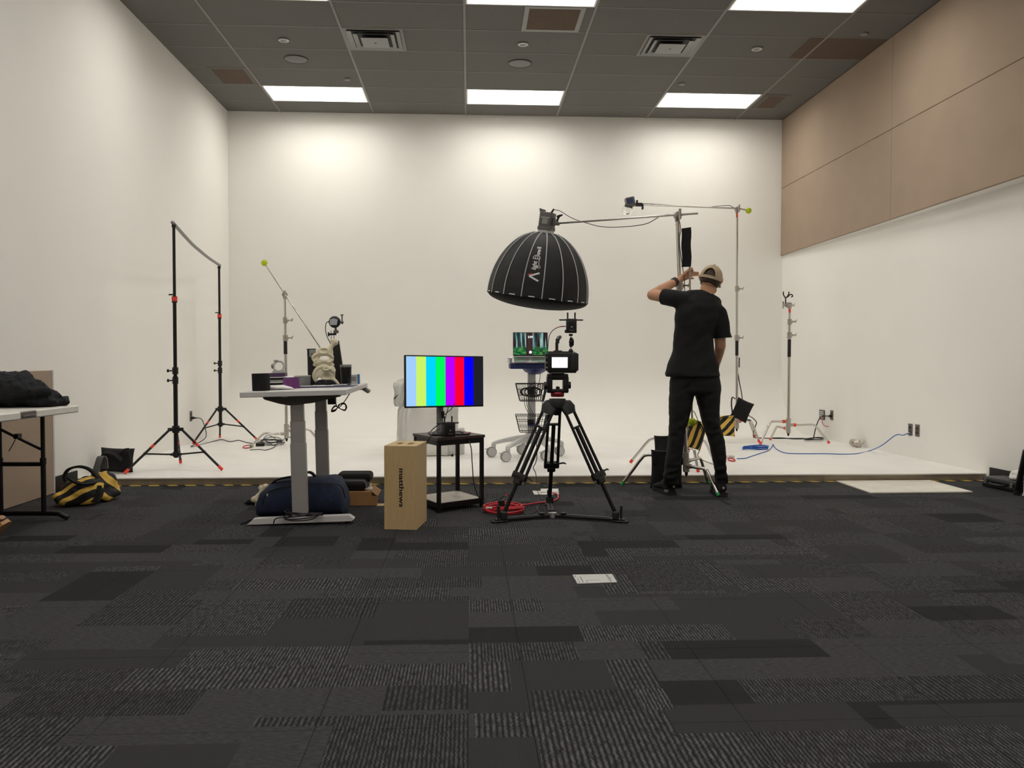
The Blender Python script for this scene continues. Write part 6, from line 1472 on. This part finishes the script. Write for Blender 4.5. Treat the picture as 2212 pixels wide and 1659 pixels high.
# dark tripod whose leg shows at the right edge
e = gp(2196, 1069, .0); tp = V((e.x-.02, e.y-.30, .95))
t = thing('folded_tripod', 'black tripod standing at the right edge of the carpet by the hard case', 'tripod', (tp.x, tp.y, 0))
for f in (V((e.x, e.y+.0, .012)), V((tp.x+.05, tp.y-.22, .012)), V((tp.x-.12, tp.y-.12, .012))):
    lg = part(MB().tube([f.lerp(tp, .32), tp], .016, 10).tube([f, f.lerp(tp, .36)], .022, 10), 'leg', M_('black_metal'), t)
    part(MB().tube([f-V((0, 0, .01)), f.lerp(tp, .03)], .024, 10), 'foot', M_('black_rubber'), lg)
part(MB().cyl(tp-V((0, 0, .03)), tp+V((0, 0, .05)), .035, n=16), 'crown', M_('black_plastic'), t)
b = MB(); b.tube([gp(2209, 1071, .006), gp(2211, 1066, .02), at(2213, 1040, 6.15), at(2216, 1010, 6.14)], .004, 6, 5)
one(b, 'white_cable', M_('paper'), 'white cord beside the black tripod leg at the right', 'cable', smooth=180)
# ================================================================== PERSON
PY = 6.25
def pp(px, py, dy=0.): return at(px, py, PY+dy)
HEAD_F = V((.36, .88, -.30)).normalized(); HEAD_U = V((.36, .2, .9)); HEAD_U = (HEAD_U-HEAD_F*HEAD_U.dot(HEAD_F)).normalized(); HEAD_R = HEAD_F.cross(HEAD_U)
HC = pp(1536, 602, .03)
HM = MX(((HEAD_R.x, HEAD_F.x, HEAD_U.x, HC.x), (HEAD_R.y, HEAD_F.y, HEAD_U.y, HC.y), (HEAD_R.z, HEAD_F.z, HEAD_U.z, HC.z), (0, 0, 0, 1)))
hl = lambda x, y, z: HM @ V((x, y, z))
S_l, E_l, W_l = pp(1466, 646), pp(1409, 637, .17), pp(1463, 606.5, .27)
S_r, E_r, W_r = pp(1552, 672), pp(1556, 748, .03), pp(1548, 786, .17)
def ring(py, xl, xr, ry, dy=0., shrink=0.):
    a, c = pp(xl, py, dy), pp(xr, py, dy); return ((a+c)/2, (c.x-a.x)/2-shrink, ry-shrink, (1, 0, 0), (0, 1, 0), .85)
TORSO = [(812, 1448, 1552, .125), (790, 1449, 1551, .122), (760, 1452, 1541, .115), (740, 1455, 1538, .115), (725, 1456, 1540, .115), (705, 1458, 1545, .12), (680, 1459, 1552, .122), (662, 1462, 1558, .115), (648, 1472, 1549, .095), (638, 1487, 1538, .07), (632, 1500, 1532, .058)]
LEG_L = [(838, 1449, 1501, .105, 0), (860, 1446, 1497, .098, -.005), (881, 1445, 1493, .088, -.01), (908, 1446, 1487, .075, -.01), (935, 1444.5, 1479, .066, -.005), (962, 1442, 1477, .068, .005), (990, 1438, 1472, .066, .015), (1012, 1435.5, 1469, .064, .025), (1030, 1432, 1465, .062, .045), (1046, 1432, 1465, .056, .075)]
LEG_R = [(838, 1501, 1556, .105, 0), (860, 1504, 1555, .098, 0), (881, 1510, 1553, .088, 0), (908, 1516, 1554, .077, 0), (926, 1521, 1557, .070, 0), (953, 1531, 1565, .068, 0), (981, 1537, 1567, .062, .005), (1010, 1543, 1568, .056, .01), (1030, 1545, 1571, .056, .035), (1044, 1546, 1572, .052, .070)]
# --- body, one continuous surface
b = MB()
b.loft([ring(py, xl, xr, ry, 0, .022) for py, xl, xr, ry in TORSO], 20)
b.loft([ring(py, xl+3, xr-3, .11, 0, .02) for py, xl, xr, ry in ((845, 1449, 1554, 0), (825, 1449, 1554, 0), (805, 1450, 1552, 0))], 20)
for L_ in (LEG_L, LEG_R): b.loft([ring(py, xl, xr, ry, dy, .016) for py, xl, xr, ry, dy in L_], 16)
SH_L = gp(1450, 1071, 0)+V((.01, .03, 0)); SH_R = gp(1562, 1074, 0)+V((0, .03, 0)); SD_L = V((-.22, .97, 0)).normalized(); SD_R = V((.10, 1, 0)).normalized()
for px, h_, d_ in ((1448.5, SH_L, SD_L), (1558, SH_R, SD_R)):
    b.caps([pp(px, 1032, .03), h_+d_*.05+V((0, 0, .11)), h_+d_*.055+V((0, 0, .065)), h_+d_*.17+V((0, 0, .048))], [.034, .032, .030, .022], 12)
# neck and head
b.caps([pp(1522, 652, .0), pp(1526, 634, .015), hl(0, -.012, -.05)], [.056, .053, .050], 16)
b.sphere((0, 0, 0), (.0725, .090, .103), 24, 16, HM) if False else b.add([HM @ (V((math.cos(ph)*math.cos(th)*.0725, math.cos(ph)*math.sin(th)*.092, math.sin(ph)*.103))) for ph in [-PI/2+.12+(PI-.24)*i/12 for i in range(13)] for th in [2*PI*k/20 for k in range(20)]], [(i*20+k, i*20+(k+1) % 20, (i+1)*20+(k+1) % 20, (i+1)*20+k) for i in range(12) for k in range(20)]+[tuple(range(19, -1, -1)), tuple(range(240, 260))])
b.caps([hl(-.034, .03, -.075), hl(0, .072, -.098), hl(.034, .03, -.075)], [.030, .026, .030], 12)       # jaw and chin
b.caps([hl(0, .090, .0), hl(0, .112, -.032)], [.010, .014], 10)                                             # nose
b.caps([hl(-.02, .088, -.066), hl(.02, .088, -.066)], [.010, .010], 8)                                      # mouth
for s in (-1, 1):
    b.caps([hl(s*.030, .082, .022), hl(s*.046, .074, .020)], [.012, .011], 8)                               # brow
    b.caps([hl(s*.074, -.004, -.028), hl(s*.084, -.012, -.004), hl(s*.080, -.004, .016)], [.010, .012, .010], 10)   # ear
# arms
b.caps([S_l, S_l.lerp(E_l, .5), E_l, E_l.lerp(W_l, .35), E_l.lerp(W_l, .7), W_l], [.052, .047, .041, .041, .034, .028], 16)
b.caps([S_r, S_r.lerp(E_r, .5), E_r, E_r.lerp(W_r, .4), W_r], [.050, .045, .040, .037, .027], 16)
# raised hand: palm, thumb and four fingers around the rod
HY = .285
K = [pp(1489, 583, HY), pp(1489, 588.5, HY+.004), pp(1487.5, 594.5, HY+.006), pp(1485, 600, HY+.004)]
for k in range(4): b.caps([W_l.lerp(K[k], .12), W_l.lerp(K[k], .6), K[k]], [.021, .0175, .0135], 10)
fing = [[K[0], pp(1494, 579.5, HY+.012), pp(1496, 583.5, HY-.006)], [K[1], pp(1499, 588.5, HY+.012), pp(1508, 589.2, HY+.004)], [K[2], pp(1498, 594.2, HY+.014), pp(1507.5, 594, HY+.006)], [K[3], pp(1492, 600.8, HY+.012), pp(1497.5, 601.2, HY+.004)]]
for f, r in zip(fing, (.0100, .0102, .0098, .0092)): b.caps([f[0], f[1], f[2]], [r*1.15, r, r*.9], 10)
b.caps([pp(1473, 598, HY-.012), pp(1482, 587.5, HY-.03), pp(1491, 580.5, HY-.035)], [.0165, .0115, .0090], 10)
# other hand, lowered in front of the hip
p0 = W_r; p1 = pp(1541, 800, .235); b.caps([p0, p0.lerp(p1, .5), p1], [.026, .034, .030], 12)
for k in range(4):
    q = p1+V((-.028+.019*k, 0, -.004)); b.caps([q, q+V((-.006, .018, -.034)), q+V((-.012, .004, -.052))], [.0095, .0088, .008], 8)
b.caps([p0.lerp(p1, .4)+V((-.02, -.012, 0)), p1+V((-.045, -.006, -.002)), p1+V((-.052, .006, -.028))], [.013, .0105, .009], 8)
remesh(b, .0046, 3, .5)
person = one(b, 'person', M_('skin'), 'person in black T-shirt and jeans with a tan cap, adjusting the rod', 'person', smooth=180)
# --- T-shirt
b = MB()
b.loft([ring(py, xl, xr, ry) for py, xl, xr, ry in [(814, 1439, 1553, .150), (806, 1438, 1553, .146), (790, 1444, 1552, .137)]+TORSO[2:-1]+[(633, 1503, 1533, .060)]], 28)
b.caps([pp(1478, 650), pp(1460, 645, .02), S_l.lerp(E_l, .60)], [.074, .066, .062], 18)
b.caps([pp(1535, 662), pp(1553, 678, .0), pp(1563, 735, .0)], [.070, .062, .060], 18)
b.caps([pp(1492, 640), pp(1520, 642), pp(1545, 654)], [.050, .058, .050], 14)
remesh(b, .011, 6, .5)
for v in b.bm.verts:
    q = v.co; n1 = mnoise.noise(V((q.x*7+q.z*5, q.y*6, q.z*3))); n2 = mnoise.noise(V((q.x*16-q.z*9, q.y*12, q.z*7+4)))
    d = V((q.x-pp(1500, 740).x, q.y-PY, 0)); d = d.normalized() if d.length > 1e-4 else d
    n3 = mnoise.noise(V((q.x*5+q.z*11, q.y*5, q.z*16-q.x*9)))
    v.co += d*(.009*n1+.005*n2+.007*n3)*(.35 if q.z > 1.45 else 1.)
# sleeve ends cut flat
for cc_, dd_ in ((S_l.lerp(E_l, .56), (E_l-S_l).normalized()), (pp(1562, 730), V((.06, 0, -1)).normalized())):
    for v in b.bm.verts:
        q = v.co-cc_; k = q.dot(dd_)
        if k > 0 and q.length < .13: v.co -= dd_*k
tee = part(b, 't_shirt', M_('tee_black'), person, 'black T-shirt', smooth=180)
# --- trousers
b = MB()
b.loft([ring(py, xl, xr, ry) for py, xl, xr, ry in ((852, 1452, 1551, .095), (845, 1446, 1557, .118), (828, 1447, 1556, .128), (805, 1451, 1551, .122), (795, 1453, 1549, .12))], 24)
for L_ in (LEG_L, LEG_R): b.loft([ring(py, xl, xr, ry, dy) for py, xl, xr, ry, dy in L_], 20)
remesh(b, .010, 5, .5)
for v in b.bm.verts:
    q = v.co; z = q.z; amp = .0035*math.exp(-((z-.52)/.10)**2)+.005*math.exp(-((z-.16)/.10)**2)+.0015
    v.co.x += amp*mnoise.noise(V((q.x*13+z*8, q.y*11, z*22)))*1.6; v.co.y += amp*mnoise.noise(V((q.x*15+7-z*11, q.y*9, z*26)))*2.4
part(b, 'trousers', M_('jeans_black'), person, 'black jeans', smooth=180)
part(MB().box(pp(1544, 845, -.128), (.012, .004, .03), .001) if False else MB().tube([pp(1462, 822, -.125), pp(1478, 823, -.13), pp(1493, 823, -.128)], .003, 6, 4), 'pocket_seam', M_('black_cloth'), person)
# --- cap
HM0 = HM; HM = HM @ MX.Translation(V((0, -.004, -.010))) @ MX.Rotation(.24, 4, 'X'); hl = lambda x, y, z: HM @ V((x, y, z))
b = MB(); nu, nvv = 48, 16; vs_ = []
for j in range(nvv+1):
    ph = -.06+(PI/2+.06-.02)*j/nvv
    for i in range(nu):
        th = 2*PI*i/nu-PI/2; rr = 1.
        vs_.append(HM @ V((math.cos(ph)*math.cos(th)*.0845, math.cos(ph)*math.sin(th)*.1035, .004+math.sin(ph)*.108)))
fs = []
for j in range(nvv):
    for i in range(nu):
        th = 2*PI*(i+.5)/nu-PI/2; da = abs(((th+PI/2+PI) % (2*PI))-PI); ph = -.06+(PI/2+.04)*(j+.5)/nvv
        if ph > .12 and da < .60*math.sqrt(max(0, 1-((ph-.12)/.62)**2)): continue
        fs.append((j*nu+i, j*nu+(i+1) % nu, (j+1)*nu+(i+1) % nu, (j+1)*nu+i))
fs.append(tuple(range(nvv*nu, (nvv+1)*nu)))
b.add(vs_, fs); bmesh.ops.recalc_face_normals(b.bm, faces=b.bm.faces[:]); bmesh.ops.solidify(b.bm, geom=b.bm.faces[:], thickness=.0025)
cap = part(b, 'cap', M_('cap_cloth'), person, 'tan baseball cap', smooth=50)
part(MB().sphere(hl(0, 0, .113), .007, 10, 6), 'button', M_('cap_cloth'), cap)
b = MB(); vs_ = []
for i in range(17):
    a = PI/2+(i/16-.5)*1.75
    for rr, dz in ((1., 0), (1.38, -.012), (1.68, -.026)):
        x, y = math.cos(a)*.084*(.92+.08*rr), math.sin(a)*.102*rr; vs_.append(hl(x, y, -.002+dz-.35*x*x*18*.09))
fs = [(i*3+k, i*3+k+1, i*3+k+4, i*3+k+3) for i in range(16) for k in range(2)]
b.add(vs_, fs); bmesh.ops.solidify(b.bm, geom=b.bm.faces[:], thickness=.004); part(b, 'brim', M_('cap_cloth'), cap, smooth=50)
arch = []
for i in range(25):
    u = -1+2*i/24; ph = .12+.62*math.sqrt(max(0, 1-u*u)); da = .60*u; th = -PI/2+da; arch.append(HM @ V((math.cos(ph)*math.cos(th)*.0862, math.cos(ph)*math.sin(th)*.1055, .004+math.sin(ph)*.109)))
part(MB().tube(arch, .0028, 6), 'opening_trim', M_('cap_cloth'), cap)
part(MB().tube([HM @ V((0, math.cos(ph)*.1045*(-1 if k == 0 else 1), .004+math.sin(ph)*.109)) for k, phs in ((0, [.78+.055*i for i in range(14)]),) for ph in phs], .0016, 5), 'seam', M_('cap_cloth'), cap)
HM = HM0; hl = lambda x, y, z: HM @ V((x, y, z))
# --- hair below the cap
b = MB(); b.add([HM @ V((math.cos(ph)*math.cos(th)*.0755, -.002+math.cos(ph)*math.sin(th)*.0935, -.004+math.sin(ph)*.100)) for ph in [-.62+(1.3+.62)*i/10 for i in range(11)] for th in [-PI/2-1.75+3.5*k/24 for k in range(25)]], [(i*25+k, i*25+k+1, (i+1)*25+k+1, (i+1)*25+k) for i in range(10) for k in range(24)])
bmesh.ops.recalc_face_normals(b.bm, faces=b.bm.faces[:]); bmesh.ops.solidify(b.bm, geom=b.bm.faces[:], thickness=.012); b.jitter(.005, 70, 2)
part(b, 'hair', M_('hair'), person, 'short brown hair', smooth=180)
# --- watch on the raised wrist
wd = (W_l-E_l).normalized(); wc = W_l-wd*.026; a1 = wd.orthogonal().normalized(); a2 = wd.cross(a1)
Wm = MX(((a1.x, a2.x, wd.x, wc.x), (a1.y, a2.y, wd.y, wc.y), (a1.z, a2.z, wd.z, wc.z), (0, 0, 0, 1)))
wb = part(MB(Wm).lathe([(.0325, -.014), (.0365, -.013), (.037, .013), (.0325, .014), (.0315, 0), (.0325, -.014)], 28), 'watch', M_('watch_band'), person, 'dark wristwatch')
# --- shoes
def shoe(heel, fwd, lab):
    f = V((fwd[0], fwd[1], 0)).normalized(); r = V((f.y, -f.x, 0)); T = MX(((r.x, f.x, 0, heel.x), (r.y, f.y, 0, heel.y), (0, 0, 1, 0), (0, 0, 0, 1)))
    b = MB(T); b.loft([((0, -.005, .055), .026, .020, (1, 0, 0), (0, 0, 1)), ((0, .008, .062), .038, .046, (1, 0, 0), (0, 0, 1)), ((0, .05, .068), .042, .056, (1, 0, 0), (0, 0, 1)), ((0, .10, .066), .042, .050, (1, 0, 0), (0, 0, 1)), ((0, .16, .052), .046, .032, (1, 0, 0), (0, 0, 1)), ((0, .22, .044), .048, .022, (1, 0, 0), (0, 0, 1)), ((0, .265, .038), .036, .016, (1, 0, 0), (0, 0, 1)), ((0, .28, .034), .018, .010, (1, 0, 0), (0, 0, 1))], 18)
    b.lathe([(.040, .08), (.044, .095), (.041, .128), (.034, .128), (.034, .085)], 18, MX.Translation(V((0, .045, 0))))
    s = part(b, 'shoe', M_('black_cloth'), person, lab)
    out = [(-.028, -.022), (.028, -.022), (.043, .0), (.044, .08), (.047, .16), (.051, .21), (.038, .265), (.0, .29), (-.038, .265), (-.051, .21), (-.047, .16), (-.044, .08), (-.043, .0)]
    part(MB(T).prism(out, .020, MX.Translation(V((0, 0, .002)))), 'sole', M_('black_rubber'), s)
    part(MB(T).prism([(x*1.02, y*1.01) for x, y in out], .012, MX.Translation(V((0, 0, .021)))), 'midsole', M_('black_plastic'), s)
    part(MB(T).box((-.036, .012, .030), (.022, .045, .020), .004, MX.Rotation(.25, 4, 'Z')), 'sole_inset', M_('sole_grey'), s)
    Td = MX.Translation(V((.006, -.0245, .068))) @ MX.Rotation(PI/2+.15, 4, 'X')
    part(MB(T).lathe([(0, .002), (.0085, .002), (.0085, -.001), (0, -.001)], 14, Td), 'heel_emblem', M_('print_white'), s)
    part(MB(T).lathe([(0, .0026), (.0045, .0026), (.0045, .0), (0, .0)], 12, Td), 'emblem_centre', M_('print_red'), s)
shoe(SH_L, SD_L, 'black trainer'); shoe(SH_R, SD_R, 'black trainer')

# ================================================================== groups of repeated things
GROUPS = {'c_stand': 'chrome C-stands', 'light_stand': 'black light stands', 'sandbag': 'sandbags', 'bone_model': 'bone models', 'marker_pen': 'pens on the desk mat', 'wall_outlet': 'brown wall outlets', 'air_diffuser': 'ceiling air diffusers', 'return_grille': 'ceiling grilles', 'ceiling_speaker': 'round ceiling speakers', 'sprinkler_cap': 'ceiling sprinkler caps', 'grip_head': 'loose grip heads'}
for o in COL.objects:
    if o.parent is None and 'category' in o and 'group' not in o and o.name.split('.')[0] in GROUPS: o['group'] = GROUPS[o.name.split('.')[0]]
